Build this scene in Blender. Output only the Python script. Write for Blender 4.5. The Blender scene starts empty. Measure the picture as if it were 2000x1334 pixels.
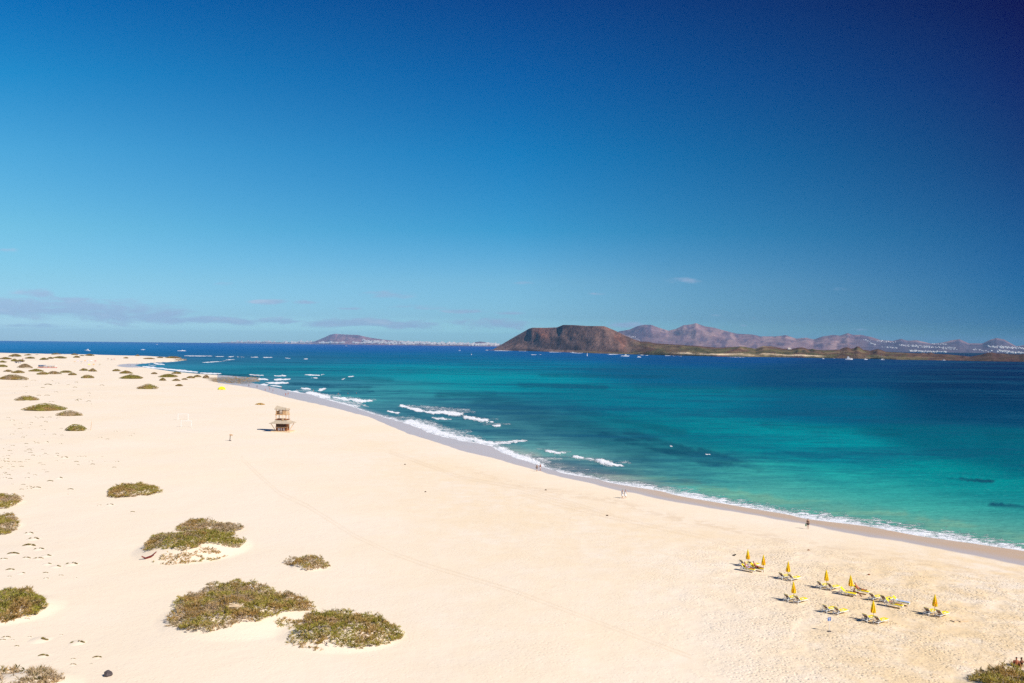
import bpy, bmesh, math, random
import numpy as np, time; T0 = time.time()
from mathutils import Vector, Matrix
R = math.radians
rng = np.random.default_rng(7); random.seed(7)
sc = bpy.context.scene
col = sc.collection
F = 1556.0; CH = 31.0; EXPO = 1.27
HZ_D = 3.0e-5; HZ_TOP = 480.0; HZ_COL = (.31, .62, 1.0); HZ_C = np.array(HZ_COL)*np.array([.36, .37, .43])

# ------------------------------------------------------------------ camera
pitch = math.atan(7.0/F); roll = math.atan(0.0100)
fw = Vector((0, math.cos(pitch), math.sin(pitch)))
r0 = Vector((1, 0, 0)); u0 = Vector((0, -math.sin(pitch), math.cos(pitch)))
rt = r0*math.cos(roll) + u0*math.sin(roll)
up = u0*math.cos(roll) - r0*math.sin(roll)
cd = bpy.data.cameras.new('camera'); cam = bpy.data.objects.new('camera', cd); col.objects.link(cam)
cd.sensor_width = 36; cd.lens = F/2000*36; cd.clip_start = 1; cd.clip_end = 200000
M = Matrix((rt, up, -fw)).transposed().to_4x4(); M.translation = Vector((0, 0, CH)); cam.matrix_world = M
sc.camera = cam
RT, UP, FW = (np.array(v) for v in (rt, up, fw))

def to_px(X, Y, Z):
    d = np.stack([X, Y, Z-CH], -1)
    a = d@FW
    return 1000+F*(d@RT)/a, 667-F*(d@UP)/a
def ray(px, py):
    d = FW + RT*((px-1000)/F) - UP*((py-667)/F)
    return d
def at_depth(px, py, Y):
    d = ray(px, py); k = Y/d[1]
    return np.array([d[0]*k, Y, CH+d[2]*k])
def at_z(px, py, z=0.0):
    d = ray(px, py); k = (z-CH)/d[2]
    return np.array([d[0]*k, d[1]*k, z])

# ------------------------------------------------------------------ noise
def _hash(ix, iy, s):
    n = (ix.astype(np.int64)*374761393 + iy.astype(np.int64)*668265263 + s*1442695041) & 0xffffffff
    n = ((n ^ (n >> 13))*1274126177) & 0xffffffff
    n = n ^ (n >> 16)
    return (n & 0xffff)/65535.0
def vn(x, y, s=0):
    ix = np.floor(x); iy = np.floor(y); fx = x-ix; fy = y-iy
    fx = fx*fx*(3-2*fx); fy = fy*fy*(3-2*fy)
    a = _hash(ix, iy, s); b = _hash(ix+1, iy, s); c = _hash(ix, iy+1, s); d = _hash(ix+1, iy+1, s)
    return (a+(b-a)*fx)*(1-fy)+(c+(d-c)*fx)*fy
def fbm(x, y, o=4, s=0):
    t = 0; a = .5; n = 0
    for k in range(o):
        t = t+a*vn(x*2**k+17.3*k, y*2**k-9.1*k, s+k); n += a; a *= .5
    return t/n
def sstep(a, b, x):
    t = np.clip((x-a)/(b-a), 0, 1); return t*t*(3-2*t)
def lin(c):
    c = np.asarray(c, float)/255
    return np.where(c <= .04045, c/12.92, ((c+.055)/1.055)**2.4)

# ------------------------------------------------------------------ materials
def nodes_of(m):
    m.use_nodes = True; nt = m.node_tree; nt.nodes.clear(); return nt
class G:
    def __init__(s, nt): s.nt = nt
    def n(s, t, **k):
        o = s.nt.nodes.new(t)
        for a, v in k.items(): setattr(o, a, v)
        return o
    def l(s, a, b): s.nt.links.new(a, b)
    def put(s, sock, v):
        if hasattr(v, 'links') or hasattr(v, 'is_linked'): s.l(v, sock)
        else: sock.default_value = v
    def m(s, op, a, b=0.0, c=None, clamp=False):
        o = s.n('ShaderNodeMath', operation=op); o.use_clamp = clamp
        s.put(o.inputs[0], a); s.put(o.inputs[1], b)
        if c is not None: s.put(o.inputs[2], c)
        return o.outputs[0]
    def mix(s, f, a, b, bt='MIX'):
        o = s.n('ShaderNodeMix', data_type='RGBA', blend_type=bt)
        s.put(o.inputs[0], f); s.put(o.inputs[6], a if not isinstance(a, tuple) else (*a, 1) if len(a) == 3 else a)
        s.put(o.inputs[7], b if not isinstance(b, tuple) else (*b, 1) if len(b) == 3 else b)
        return o.outputs[2]
    def noise(s, vec, scale, detail=4, rough=.5, dist=0):
        o = s.n('ShaderNodeTexNoise'); s.l(vec, o.inputs['Vector']); o.inputs['Scale'].default_value = scale
        o.inputs['Detail'].default_value = detail; o.inputs['Roughness'].default_value = rough; o.inputs['Distortion'].default_value = dist
        return o.outputs[0]
    def smap(s, v, a, b, c=0.0, d=1.0):
        o = s.n('ShaderNodeMapRange', interpolation_type='SMOOTHSTEP')
        s.put(o.inputs[0], v); o.inputs[1].default_value = a; o.inputs[2].default_value = b
        o.inputs[3].default_value = c; o.inputs[4].default_value = d
        return o.outputs[0]
    def pos(s, sx=1, sy=1, sz=1, rz=0):
        g = s.n('ShaderNodeNewGeometry'); mp = s.n('ShaderNodeMapping'); s.l(g.outputs['Position'], mp.inputs[0])
        mp.inputs['Scale'].default_value = (sx, sy, sz); mp.inputs['Rotation'].default_value = (0, 0, rz)
        return mp.outputs[0]
    def attr(s, name): 
        o = s.n('ShaderNodeAttribute', attribute_name=name); return o
    def bump(s, h, strength=1.0, dist=1.0, normal=None):
        o = s.n('ShaderNodeBump'); o.inputs['Strength'].default_value = strength; s.put(o.inputs['Distance'], dist)
        s.l(h, o.inputs['Height'])
        if normal is not None: s.l(normal, o.inputs['Normal'])
        return o.outputs[0]
def mat(name, c, rough=.7, var=.12, scale=3.0, spec=.3, bump=0, metal=0, trans=0):
    m = bpy.data.materials.new(name); g = G(nodes_of(m))
    b = g.n('ShaderNodeBsdfPrincipled'); o = g.n('ShaderNodeOutputMaterial')
    tc = g.n('ShaderNodeTexCoord')
    nz = g.noise(tc.outputs['Object'], scale, 5, .6)
    f = g.smap(nz, .3, .7, 1-var, 1+var)
    mx = g.mix(1.0, tuple(c), (1, 1, 1), 'MULTIPLY')
    vm = g.n('ShaderNodeVectorMath', operation='SCALE'); g.l(mx, vm.inputs[0]); g.l(f, vm.inputs['Scale'])
    g.l(vm.outputs[0], b.inputs['Base Color']); b.inputs['Roughness'].default_value = rough
    b.inputs['Specular IOR Level'].default_value = spec; b.inputs['Metallic'].default_value = metal
    if bump: g.l(g.bump(g.noise(tc.outputs['Object'], scale*4, 4), bump, .05), b.inputs['Normal'])
    g.l(b.outputs[0], o.inputs[0])
    return m

MT = {}
MT['white'] = mat('white_plastic', (.82, .82, .80), .4, .05)
MT['hull'] = mat('white_hull', (.85, .85, .85), .35, .04)
MT['bluehull'] = mat('blue_hull', (.05, .12, .25), .35, .06)
MT['sail'] = mat('sail_cloth', (.88, .88, .85), .8, .04)
MT['glass'] = mat('dark_glass', (.03, .04, .05), .12, .1, spec=.6)
MT['mast'] = mat('mast_metal', (.55, .55, .56), .4, .05)
MT['yellow'] = mat('yellow_canvas', (.97, .70, .012), .75, .10, 6)
MT['orange'] = mat('orange_canvas', (.90, .36, .012), .75, .12, 6)
MT['ycush'] = mat('yellow_cushion', (.92, .70, .015), .7, .06, 6)
MT['pole'] = mat('wooden_pole', (.35, .22, .13), .6, .1)
MT['wood'] = mat('tan_wood', (.62, .38, .19), .8, .22, 5, bump=.3)
MT['woodpale'] = mat('pale_wood', (.74, .55, .34), .8, .18, 5, bump=.3)
MT['woodred'] = mat('red_brown_wood', (.27, .095, .035), .75, .25, 5, bump=.3)
MT['wooddark'] = mat('dark_wood', (.09, .045, .028), .8, .3, 5)
MT['thatch'] = mat('thatch', (.47, .385, .28), .95, .25, 7, bump=.8)
MT['poster'] = mat('pale_poster', (.68, .66, .70), .6, .15, 3)
MT['skin'] = mat('skin', (.52, .27, .16), .6, .06)
MT['skinred'] = mat('sunburnt_skin', (.50, .17, .085), .6, .08)
MT['skintan'] = mat('tanned_skin', (.22, .085, .04), .6, .06)
MT['hair'] = mat('dark_hair', (.012, .009, .008), .5, .2)
MT['hairbrown'] = mat('brown_hair', (.10, .045, .02), .5, .2)
MT['black'] = mat('black_cloth', (.012, .012, .016), .85, .2)
MT['green'] = mat('green_cloth', (.03, .30, .12), .8, .1)
MT['wcloth'] = mat('white_cloth', (.85, .85, .84), .9, .04)
MT['khaki'] = mat('khaki_cloth', (.42, .36, .22), .9, .1)
MT['red'] = mat('red_cloth', (.55, .03, .02), .8, .1)
MT['blue'] = mat('blue_sign_paint', (.05, .14, .42), .5, .08)
MT['bluetowel'] = mat('blue_towel', (.42, .50, .68), .95, .3, 9)
MT['lav'] = mat('lavender_towel', (.55, .5, .7), .95, .15, 9)
MT['ytent'] = mat('bright_yellow_fabric', (.92, .88, .01), .7, .04)
MT['build'] = mat('whitewash', (.80, .77, .73), .9, .06, .02)
MT['roofgrey'] = mat('grey_roof', (.38, .36, .34), .9, .1, .05)
MT['rock'] = mat('brown_beach_rock', (.27, .185, .09), .9, .5, .6)
MT['stone'] = mat('dark_basalt', (.085, .07, .07), .85, .35, 4, bump=.6)
MT['grey'] = mat('grey_metal', (.34, .34, .35), .6, .1)
MT['faded'] = mat('faded_red_paint', (.45, .10, .07), .8, .2)
MT['backshade'] = mat('brown_back_shade', (.26, .13, .06), .85, .15)  # brown stands in for shade on the yellow cushion's rear
MT['kayak'] = mat('weathered_red_wood', (.22, .03, .02), .7, .2)

# sand ---------------------------------------------------------------
def sand_material():
    m = bpy.data.materials.new('beach_sand'); g = G(nodes_of(m))
    b = g.n('ShaderNodeBsdfPrincipled'); o = g.n('ShaderNodeOutputMaterial')
    p = g.pos()
    wet = g.attr('wet').outputs['Fac']; tan = g.attr('tan').outputs['Fac']; tramp = g.attr('tramp').outputs['Fac']
    yel = g.attr('yel').outputs['Fac']; rock = g.attr('rock').outputs['Fac']; ton = g.attr('tone').outputs['Fac']
    big = g.noise(p, .035, 5, .6); mid = g.noise(p, .35, 5, .6); fine = g.noise(p, 5, 3, .6)
    dry = g.mix(g.smap(big, .35, .7), (.865, .735, .58), (.865, .722, .545))
    # tan drift of the damp berm and trampled sand
    y2 = g.m('MULTIPLY', yel, g.smap(g.m('ADD', g.m('MULTIPLY', mid, .6), g.m('MULTIPLY', big, .4)), .3, .62))
    dry = g.mix(g.m('MULTIPLY', y2, 1, clamp=True), dry, (.80, .605, .365))
    dry = g.mix(ton, dry, (.63, .465, .30))
    # footprints: dimples
    vo = g.n('ShaderNodeTexVoronoi'); vo.feature = 'F1'; g.l(g.pos(1, 1.0, 1, .5), vo.inputs['Vector']); vo.inputs['Scale'].default_value = 2.1
    dim = g.smap(vo.outputs['Distance'], .10, .42)
    fp_n = g.noise(g.pos(1.0, 1.5, 1, .4), 2.6, 4, .7)
    fmask = g.m('MULTIPLY', tramp, g.smap(g.noise(p, .22, 3, .6), .28, .62))
    dark = g.m('MULTIPLY', fmask, g.smap(fp_n, .58, .68), clamp=True)
    dry = g.mix(g.m('MULTIPLY', dark, .75), dry, (.46, .28, .12))
    # faint shell / debris specks elsewhere
    sp = g.smap(g.noise(g.pos(.5, 1.6, 1), .9, 5, .72), .66, .78)
    dry = g.mix(g.m('MULTIPLY', g.m('MULTIPLY', sp, g.attr('speck').outputs['Fac']), .75), dry, (.36, .24, .10))
    wcol = g.mix(tan, (.55, .49, .475), (.66, .45, .27))
    wcol = g.mix(g.smap(g.noise(g.pos(.05, .35, 1), 1, 4), .3, .75, 0, .35), wcol, (.60, .50, .42))
    wn = g.m('ADD', wet, g.m('MULTIPLY', g.m('SUBTRACT', g.noise(p, .12, 4), .5), .35))
    wf = g.smap(wn, .42, .58)
    c = g.mix(wf, dry, wcol)
    rc = g.mix(g.smap(g.noise(p, .5, 4, .7), .4, .6), (.42, .30, .17), (.14, .105, .065))
    rf = g.smap(g.m('ADD', rock, g.m('MULTIPLY', g.m('SUBTRACT', g.noise(g.pos(.25, .5, 1), .35, 5, .7), .5), 2.4)), .45, .6)
    rf = g.m('MULTIPLY', rf, g.smap(rock, .02, .1))
    c = g.mix(rf, c, rc)
    g.l(c, b.inputs['Base Color'])
    rr = g.m('SUBTRACT', .95, g.m('MULTIPLY', wf, .60)); g.l(rr, b.inputs['Roughness'])
    sl = g.m('ADD', .08, g.m('MULTIPLY', wf, .42)); g.l(sl, b.inputs['Specular IOR Level'])
    inv = g.m('SUBTRACT', 1, wf)
    h = g.m('ADD', g.m('MULTIPLY', fine, .012), g.m('MULTIPLY', g.noise(p, .9, 4, .6), .030))
    h = g.m('ADD', h, g.m('MULTIPLY', g.m('MULTIPLY', dim, fmask), .075))
    h = g.m('ADD', h, g.m('MULTIPLY', g.m('MULTIPLY', fp_n, fmask), .16))
    h = g.m('MULTIPLY', h, inv)
    g.l(g.bump(h, 1.0, 1.0), b.inputs['Normal'])
    g.l(b.outputs[0], o.inputs[0]); return m
MT['sand'] = sand_material()

def water_material():
    m = bpy.data.materials.new('sea_water'); g = G(nodes_of(m))
    o = g.n('ShaderNodeOutputMaterial')
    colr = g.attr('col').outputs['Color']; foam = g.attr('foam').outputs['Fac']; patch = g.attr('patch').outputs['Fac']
    near = g.attr('near').outputs['Fac']
    p = g.pos()
    # sea grass and sand patches of the bottom, seen through the water
    n1 = g.noise(g.pos(.0022, .0075, 1), 1, 5, .6, .4); n2 = g.noise(g.pos(.012, .034, 1, .1), 1, 5, .62, .3)
    n3 = g.noise(g.pos(.10, .22, 1, .15), 1, 4, .6)
    s = g.m('ADD', g.m('MULTIPLY', n1, .42), g.m('ADD', g.m('MULTIPLY', n2, .38), g.m('MULTIPLY', n3, .20)))
    dk = g.m('MULTIPLY', g.smap(s, .45, .60), patch)
    lt = g.m('MULTIPLY', g.smap(s, .50, .36), .42)
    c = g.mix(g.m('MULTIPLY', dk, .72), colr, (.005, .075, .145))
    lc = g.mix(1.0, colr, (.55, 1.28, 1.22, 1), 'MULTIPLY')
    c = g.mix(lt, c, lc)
    # small wavelets : lit and shaded facets painted into the colour
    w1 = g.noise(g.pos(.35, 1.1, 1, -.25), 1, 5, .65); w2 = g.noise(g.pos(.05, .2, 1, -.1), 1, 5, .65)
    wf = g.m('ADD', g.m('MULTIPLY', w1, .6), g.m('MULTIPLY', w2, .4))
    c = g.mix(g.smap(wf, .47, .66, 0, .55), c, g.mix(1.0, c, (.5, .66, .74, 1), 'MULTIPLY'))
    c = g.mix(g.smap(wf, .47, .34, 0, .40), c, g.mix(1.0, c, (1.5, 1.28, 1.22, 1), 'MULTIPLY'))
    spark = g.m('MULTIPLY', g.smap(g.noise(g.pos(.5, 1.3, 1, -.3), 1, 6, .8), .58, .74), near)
    c = g.mix(g.m('MULTIPLY', spark, .5), c, (.26, .80, .75))  # sun glitter painted into the water colour as light dots
    # foam
    f1 = g.noise(g.pos(.55, .9, 1), 1, 6, .75, .8); f2 = g.noise(g.pos(.16, .3, 1), 1, 4, .6)
    fn = g.m('ADD', g.m('MULTIPLY', g.m('SUBTRACT', f1, .5), 1.9), g.m('MULTIPLY', g.m('SUBTRACT', f2, .5), .5))
    ff = g.m('MULTIPLY', g.smap(g.m('ADD', foam, g.m('MULTIPLY', fn, g.smap(foam, 0, .15, 0, 1.0))), .40, .72), .96)
    c = g.mix(ff, c, (.86, .86, .87))
    d = g.n('ShaderNodeBsdfDiffuse'); g.l(c, d.inputs[0])
    gl = g.n('ShaderNodeBsdfGlossy'); gl.inputs['Roughness'].default_value = .22; gl.inputs['Color'].default_value = (.9, .95, 1, 1)
    h = g.m('ADD', g.m('MULTIPLY', g.noise(g.pos(.5, 1.1, 1, -.2), 1, 5, .6), .35), g.m('MULTIPLY', g.noise(g.pos(.06, .16, 1, -.1), 1, 4), 1.2))
    h = g.m('ADD', h, g.m('MULTIPLY', ff, g.m('MULTIPLY', f1, .5)))
    bn = g.bump(h, .8, 1.0); g.l(bn, d.inputs['Normal']); g.l(bn, gl.inputs['Normal'])
    mx = g.n('ShaderNodeMixShader'); g.put(mx.inputs[0], g.m('MULTIPLY', g.m('SUBTRACT', 1, ff), .045))
    g.l(d.outputs[0], mx.inputs[1]); g.l(gl.outputs[0], mx.inputs[2]); g.l(mx.outputs[0], o.inputs[0]); return m
MT['water'] = water_material()

def attr_material(name, rough=.95, bump=0, bscale=.05, attrname='col'):
    m = bpy.data.materials.new(name); g = G(nodes_of(m))
    b = g.n('ShaderNodeBsdfPrincipled'); o = g.n('ShaderNodeOutputMaterial')
    c = g.attr(attrname).outputs['Color']
    if bump:
        nz = g.noise(g.pos(1, 1, 1), bscale, 6, .7)
        c = g.mix(g.smap(nz, .42, .62, 0, .7), c, g.mix(1.0, c, (.66, .66, .68, 1), 'MULTIPLY'))
        c = g.mix(g.smap(nz, .45, .3, 0, .5), c, g.mix(1.0, c, (1.5, 1.5, 1.45, 1), 'MULTIPLY'))
        g.l(g.bump(nz, 1.0, bump), b.inputs['Normal'])
    g.l(c, b.inputs['Base Color']); b.inputs['Roughness'].default_value = rough; b.inputs['Specular IOR Level'].default_value = .05
    g.l(b.outputs[0], o.inputs[0]); return m
def leaf_material():
    m = bpy.data.materials.new('dune_foliage'); g = G(nodes_of(m)); o = g.n('ShaderNodeOutputMaterial')
    c = g.attr('col').outputs['Color']; d = g.n('ShaderNodeBsdfDiffuse'); t = g.n('ShaderNodeBsdfTranslucent'); x = g.n('ShaderNodeMixShader')
    g.l(c, d.inputs[0]); g.l(g.mix(1.0, c, (1.15, 1.15, .75, 1), 'MULTIPLY'), t.inputs[0]); x.inputs[0].default_value = .38
    g.l(d.outputs[0], x.inputs[1]); g.l(t.outputs[0], x.inputs[2]); g.l(x.outputs[0], o.inputs[0]); return m
MT['leaf'] = leaf_material()
MT['twig'] = attr_material('dry_twigs', .9)
MT['lava'] = attr_material('volcanic_slope', .95, 14, .022)
MT['farland'] = attr_material('distant_slope', .95, 40, .0028)

# ------------------------------------------------------------------ object helpers
def mesh_np(name, V, faces_idx, nper, m, attrs=None, cols=None, smooth=False, mat_idx=None):
    me = bpy.data.meshes.new(name)
    V = np.ascontiguousarray(V, dtype=np.float32); fi = np.ascontiguousarray(faces_idx, dtype=np.int32).ravel()
    nf = len(fi)//nper
    me.vertices.add(len(V)); me.vertices.foreach_set('co', V.ravel())
    me.loops.add(len(fi)); me.loops.foreach_set('vertex_index', fi)
    me.polygons.add(nf); me.polygons.foreach_set('loop_start', np.arange(nf, dtype=np.int32)*nper)
    if smooth: me.polygons.foreach_set('use_smooth', np.ones(nf, dtype=bool))
    for k, a in (attrs or {}).items():
        at = me.attributes.new(k, 'FLOAT', 'POINT'); at.data.foreach_set('value', np.ascontiguousarray(a, dtype=np.float32).ravel())
    for k, a in (cols or {}).items():
        at = me.attributes.new(k, 'FLOAT_COLOR', 'POINT')
        A = np.ones((len(V), 4), dtype=np.float32); A[:, :3] = a; at.data.foreach_set('color', A.ravel())
    for mm in (m if isinstance(m, (list, tuple)) else [m]): me.materials.append(mm)
    if mat_idx is not None: me.polygons.foreach_set('material_index', np.ascontiguousarray(mat_idx, dtype=np.int32))
    me.update(calc_edges=True); me.validate()
    return me
def link(name, me, parent=None, loc=None):
    o = bpy.data.objects.new(name, me); col.objects.link(o)
    if parent: o.parent = parent
    if loc is not None: o.location = tuple(float(v) for v in loc)
    return o
def tag(o, label=None, cat=None, group=None, kind=None):
    if label: o['label'] = label
    if cat: o['category'] = cat
    if group: o['group'] = group
    if kind: o['kind'] = kind
    return o
def thing(name, label, cat, loc=(0, 0, 0), rz=0.0, group=None):
    o = bpy.data.objects.new(name, None); col.objects.link(o); o.empty_display_size = .3
    o.location = tuple(float(v) for v in loc); o.rotation_euler = (0, 0, rz)
    return tag(o, label, cat, group)
def dup(root, loc, rz=None, label=None, group=None, scale=None):
    r = root.copy(); col.objects.link(r); r.location = tuple(float(v) for v in loc)
    if rz is not None: r.rotation_euler = (0, 0, rz)
    if scale is not None: r.scale = scale if isinstance(scale, tuple) else (scale,)*3
    if label: r['label'] = label
    if group: r['group'] = group
    for ch in list(root.children):
        c = ch.copy(); col.objects.link(c); c.parent = r
        for gch in list(ch.children):
            d = gch.copy(); col.objects.link(d); d.parent = c
    return r

class MB:
    def __init__(s): s.bm = bmesh.new()
    def box(s, c, d, rot=(0, 0, 0), taper=1.0):
        X, Y, Z = [v/2 for v in d]; e = Matrix.Translation(c) @ (Matrix.Rotation(rot[2], 4, 'Z') @ Matrix.Rotation(rot[1], 4, 'Y') @ Matrix.Rotation(rot[0], 4, 'X'))
        vs = [s.bm.verts.new(e@Vector((x*(taper if z > 0 else 1), y*(taper if z > 0 else 1), z))) for z in (-Z, Z) for x, y in ((-X, -Y), (X, -Y), (X, Y), (-X, Y))]
        for f in ((0, 3, 2, 1), (4, 5, 6, 7), (0, 1, 5, 4), (1, 2, 6, 5), (2, 3, 7, 6), (3, 0, 4, 7)): s.bm.faces.new([vs[i] for i in f])
        return s
    def bar(s, a, b, r, r2=None, n=8):
        a = Vector(a); b = Vector(b); r2 = r if r2 is None else r2
        z = (b-a).normalized(); x = z.orthogonal().normalized(); y = z.cross(x)
        A = [s.bm.verts.new(a+(x*math.cos(t)+y*math.sin(t))*r) for t in [2*math.pi*i/n for i in range(n)]]
        B = [s.bm.verts.new(b+(x*math.cos(t)+y*math.sin(t))*r2) for t in [2*math.pi*i/n for i in range(n)]]
        for i in range(n): s.bm.faces.new((A[i], A[(i+1) % n], B[(i+1) % n], B[i]))
        s.bm.faces.new(A[::-1]); s.bm.faces.new(B); return s
    def loft(s, rings, cap=True):
        rs = [[s.bm.verts.new(Vector(p)) for p in r] for r in rings]
        for a, b in zip(rs, rs[1:]):
            n = len(a)
            for i in range(n): s.bm.faces.new((a[i], a[(i+1) % n], b[(i+1) % n], b[i]))
        if cap: s.bm.faces.new(rs[0][::-1]); s.bm.faces.new(rs[-1])
        return s
    def poly(s, pts, th):
        """flat outline given thickness along its normal"""
        P = [Vector(p) for p in pts]; n = (P[1]-P[0]).cross(P[2]-P[0]).normalized()*th/2
        A = [s.bm.verts.new(p-n) for p in P]; B = [s.bm.verts.new(p+n) for p in P]; k = len(P)
        s.bm.faces.new(A[::-1]); s.bm.faces.new(B)
        for i in range(k): s.bm.faces.new((A[i], A[(i+1) % k], B[(i+1) % k], B[i]))
        return s
    def build(s, name, m, parent=None, loc=None, smooth=False, bevel=0):
        bmesh.ops.recalc_face_normals(s.bm, faces=s.bm.faces)
        if bevel: bmesh.ops.bevel(s.bm, geom=list(s.bm.edges), offset=bevel, segments=1, affect='EDGES')
        me = bpy.data.meshes.new(name); s.bm.to_mesh(me); s.bm.free(); me.materials.append(m)
        if smooth:
            for p in me.polygons: p.use_smooth = True
        return link(name, me, parent, loc)

# ------------------------------------------------------------------ shoreline
W_PX = [(-1500, 674), (-600, 682), (0, 689.5), (130, 692.5), (300, 696), (340, 698.5), (366, 703), (340, 706.5), (300, 708.5), (272, 711), (262, 713.5),
        (285, 718), (340, 726), (400, 731), (450, 734), (500, 738.5), (508, 743), (490, 747), (500, 750), (540, 757.5), (565, 764),
        (590, 768.5), (603, 769), (640, 781), (690, 795), (720, 806), (760, 818), (800, 829), (850, 849), (900, 861), (960, 871),
        (985, 884), (1020, 897), (1050, 906), (1065, 916), (1100, 924), (1150, 934), (1200, 944), (1250, 953), (1320, 967),
        (1400, 981), (1500, 1000), (1570, 1012), (1650, 1023), (1700, 1031), (1750, 1038), (1800, 1047), (1900, 1062), (2000, 1078),
        (2200, 1112), (2600, 1180)]
WL = np.array([at_z(x, y)[:2] for x, y in W_PX])
WX = np.array([p[0] for p in W_PX[21:]], float); WY = np.array([p[1] for p in W_PX[21:]], float)
DRY = np.array([(430, 748), (455, 752), (465, 753), (500, 759), (530, 768), (560, 776), (600, 785), (650, 796), (700, 809), (720, 814), (760, 831),
       (800, 848), (860, 866), (900, 880), (960, 894), (1000, 905), (1040, 916), (1070, 925), (1100, 933), (1150, 943), (1200, 956),
       (1240, 964), (1320, 981), (1400, 994), (1500, 1011), (1570, 1024), (1640, 1038), (1700, 1050), (1760, 1058), (1800, 1066),
       (1900, 1085), (2000, 1105), (2300, 1160)], float)
POLY = np.vstack([WL, [[300, 10], [200, -150], [-1500, -150], [-6000, 1500]]])
def inside(X, Y):
    r = np.zeros(X.shape, bool); n = len(POLY); j = n-1
    for i in range(n):
        xi, yi = POLY[i]; xj, yj = POLY[j]
        c = ((yi > Y) != (yj > Y))
        with np.errstate(divide='ignore', invalid='ignore'):
            r ^= c & (X < (xj-xi)*(Y-yi)/(yj-yi+1e-12)+xi)
        j = i
    return r
def shore_dist(X, Y):
    d = np.full(X.shape, 1e9)
    for (ax, ay), (bx, by) in zip(WL, WL[1:]):
        vx, vy = bx-ax, by-ay; t = np.clip(((X-ax)*vx+(Y-ay)*vy)/(vx*vx+vy*vy+1e-9), 0, 1)
        d = np.minimum(d, (X-ax-t*vx)**2+(Y-ay-t*vy)**2)
    d = np.sqrt(d); return np.where(inside(X, Y), d, -d)
MOUNDS = []   # x, y, rx, ry, h
def height(X, Y, d=None):
    X = np.asarray(X, float); Y = np.asarray(Y, float)
    if d is None: d = shore_dist(X, Y)
    dp = np.maximum(d, 0)
    h = 1.1*(1-np.exp(-dp/14)) + 1.5*(1-np.exp(-dp/90)) + np.minimum(d, 0)*.05
    h = np.maximum(h, -3)
    k = sstep(8, 120, dp)
    h = h + k*((fbm(X/70, Y/70, 3, 3)-.5)*1.4 + (fbm(X/14, Y/14, 3, 9)-.5)*.30)
    far = sstep(350, 900, Y)*sstep(30, 200, dp)
    h = h + far*np.maximum(fbm(X/90, Y/160, 3, 21)-.45, 0)*9
    for (mx, my, rx, ry, mh) in MOUNDS:
        q = ((X-mx)/rx)**2+((Y-my)/ry)**2
        h = h + mh*np.where(q < 1, (1-np.minimum(q, 1))**1.5, 0)
    return h
def at(px, py, lift=0.0):
    d = ray(px, py); z = 1.5
    for _ in range(14):
        k = (z-CH)/d[2]; x = d[0]*k; y = d[1]*k
        z = .5*z+.5*float(max(height(np.array([x]), np.array([y]))[0], 0))
    return np.array([x, y, z+lift])
def ppm(y): return F/y           # photograph pixels per metre at depth y

for (px, py, rx, ry, mh) in [(470, 1205, 8.5, 7.5, .9), (665, 1240, 6.5, 5, .8), (380, 1072, 8, 9, 1.5), (605, 1106, 2.8, 2.4, .35),
                             (262, 962, 5, 4.5, .8), (-5, 982, 4.5, 4, .7), (-15, 1030, 4.5, 4.5, .8), (10, 1190, 6, 5.5, .9),
                             (40, 1345, 5, 4, .8), (1990, 1345, 5.5, 3.5, .6)]:
    p = at(px, py); MOUNDS.append((p[0], p[1], rx, ry, mh))

# ------------------------------------------------------------------ terrain
def grid(us, dys):
    U, D = np.meshgrid(us, dys); Yw = CH*F/D; Xw = U*Yw
    nr, nc = U.shape
    i = np.arange(nr-1)[:, None]*nc+np.arange(nc-1)[None, :]
    Q = np.stack([i, i+1, i+nc+1, i+nc], -1).reshape(-1, 4)
    return Xw.ravel(), Yw.ravel(), Q
us = (np.arange(-500, 2480, 3.0)-1000)/F
dys = np.concatenate([np.linspace(2200, 760, 20), np.arange(750, 130, -1.7), np.arange(130, 19, -.8)])
X, Y, Q = grid(us, dys)
dsh = shore_dist(X, Y); Z = height(X, Y, dsh)
keep = dsh > -60
PX, PY = to_px(X, Y, Z)
dry_y = np.interp(PX, DRY[:, 0], DRY[:, 1])
wet = np.clip(.5+(dry_y-PY)/np.maximum(.05*(PY-650), 3), 0, 1)*(PX > 425)
cove = np.exp(-(((PX-262)/40)**2+((PY-714)/4.5)**2)); wet = np.maximum(wet*(PY > 715), cove*(dsh < 60))
wet = np.where(dsh < .5, 1, wet); wet = np.where((dsh < 8) & (PY < 740) & (PX > 366), np.maximum(wet, .55), wet)
wl_y = np.interp(PX, WX, WY)
tfrac = (PY-wl_y)/np.maximum(dry_y-wl_y, 1)      # 0 at water .. 1 at dry line
tanw = (1-sstep(.30, .95, tfrac))*sstep(1080, 1350, PX)*1.0 + .10
tramp_line = np.interp(PX, [900, 1200, 1500, 1700, 2000], [1200, 1050, 1040, 1080, 1120])
tramp = sstep(-15, 45, PY-tramp_line)*sstep(1050, 1650, PX)*(1-.25*sstep(1180, 1334, PY))
tramp = np.maximum(tramp, .22*sstep(600, 1000, PX)*sstep(20, 60, PY-dry_y))
tramp = np.maximum(tramp, .16)
yel = .16 + .36*sstep(500, 1000, PX)*sstep(5, 60, PY-dry_y)*(1-.8*sstep(60, 260, PY-dry_y))
yel = np.maximum(yel*(PY > dry_y+2), sstep(1250, 1800, PX)*sstep(1000, 1130, PY)*1.0)
yel *= (.35+.65*sstep(450, 900, PX))
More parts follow.
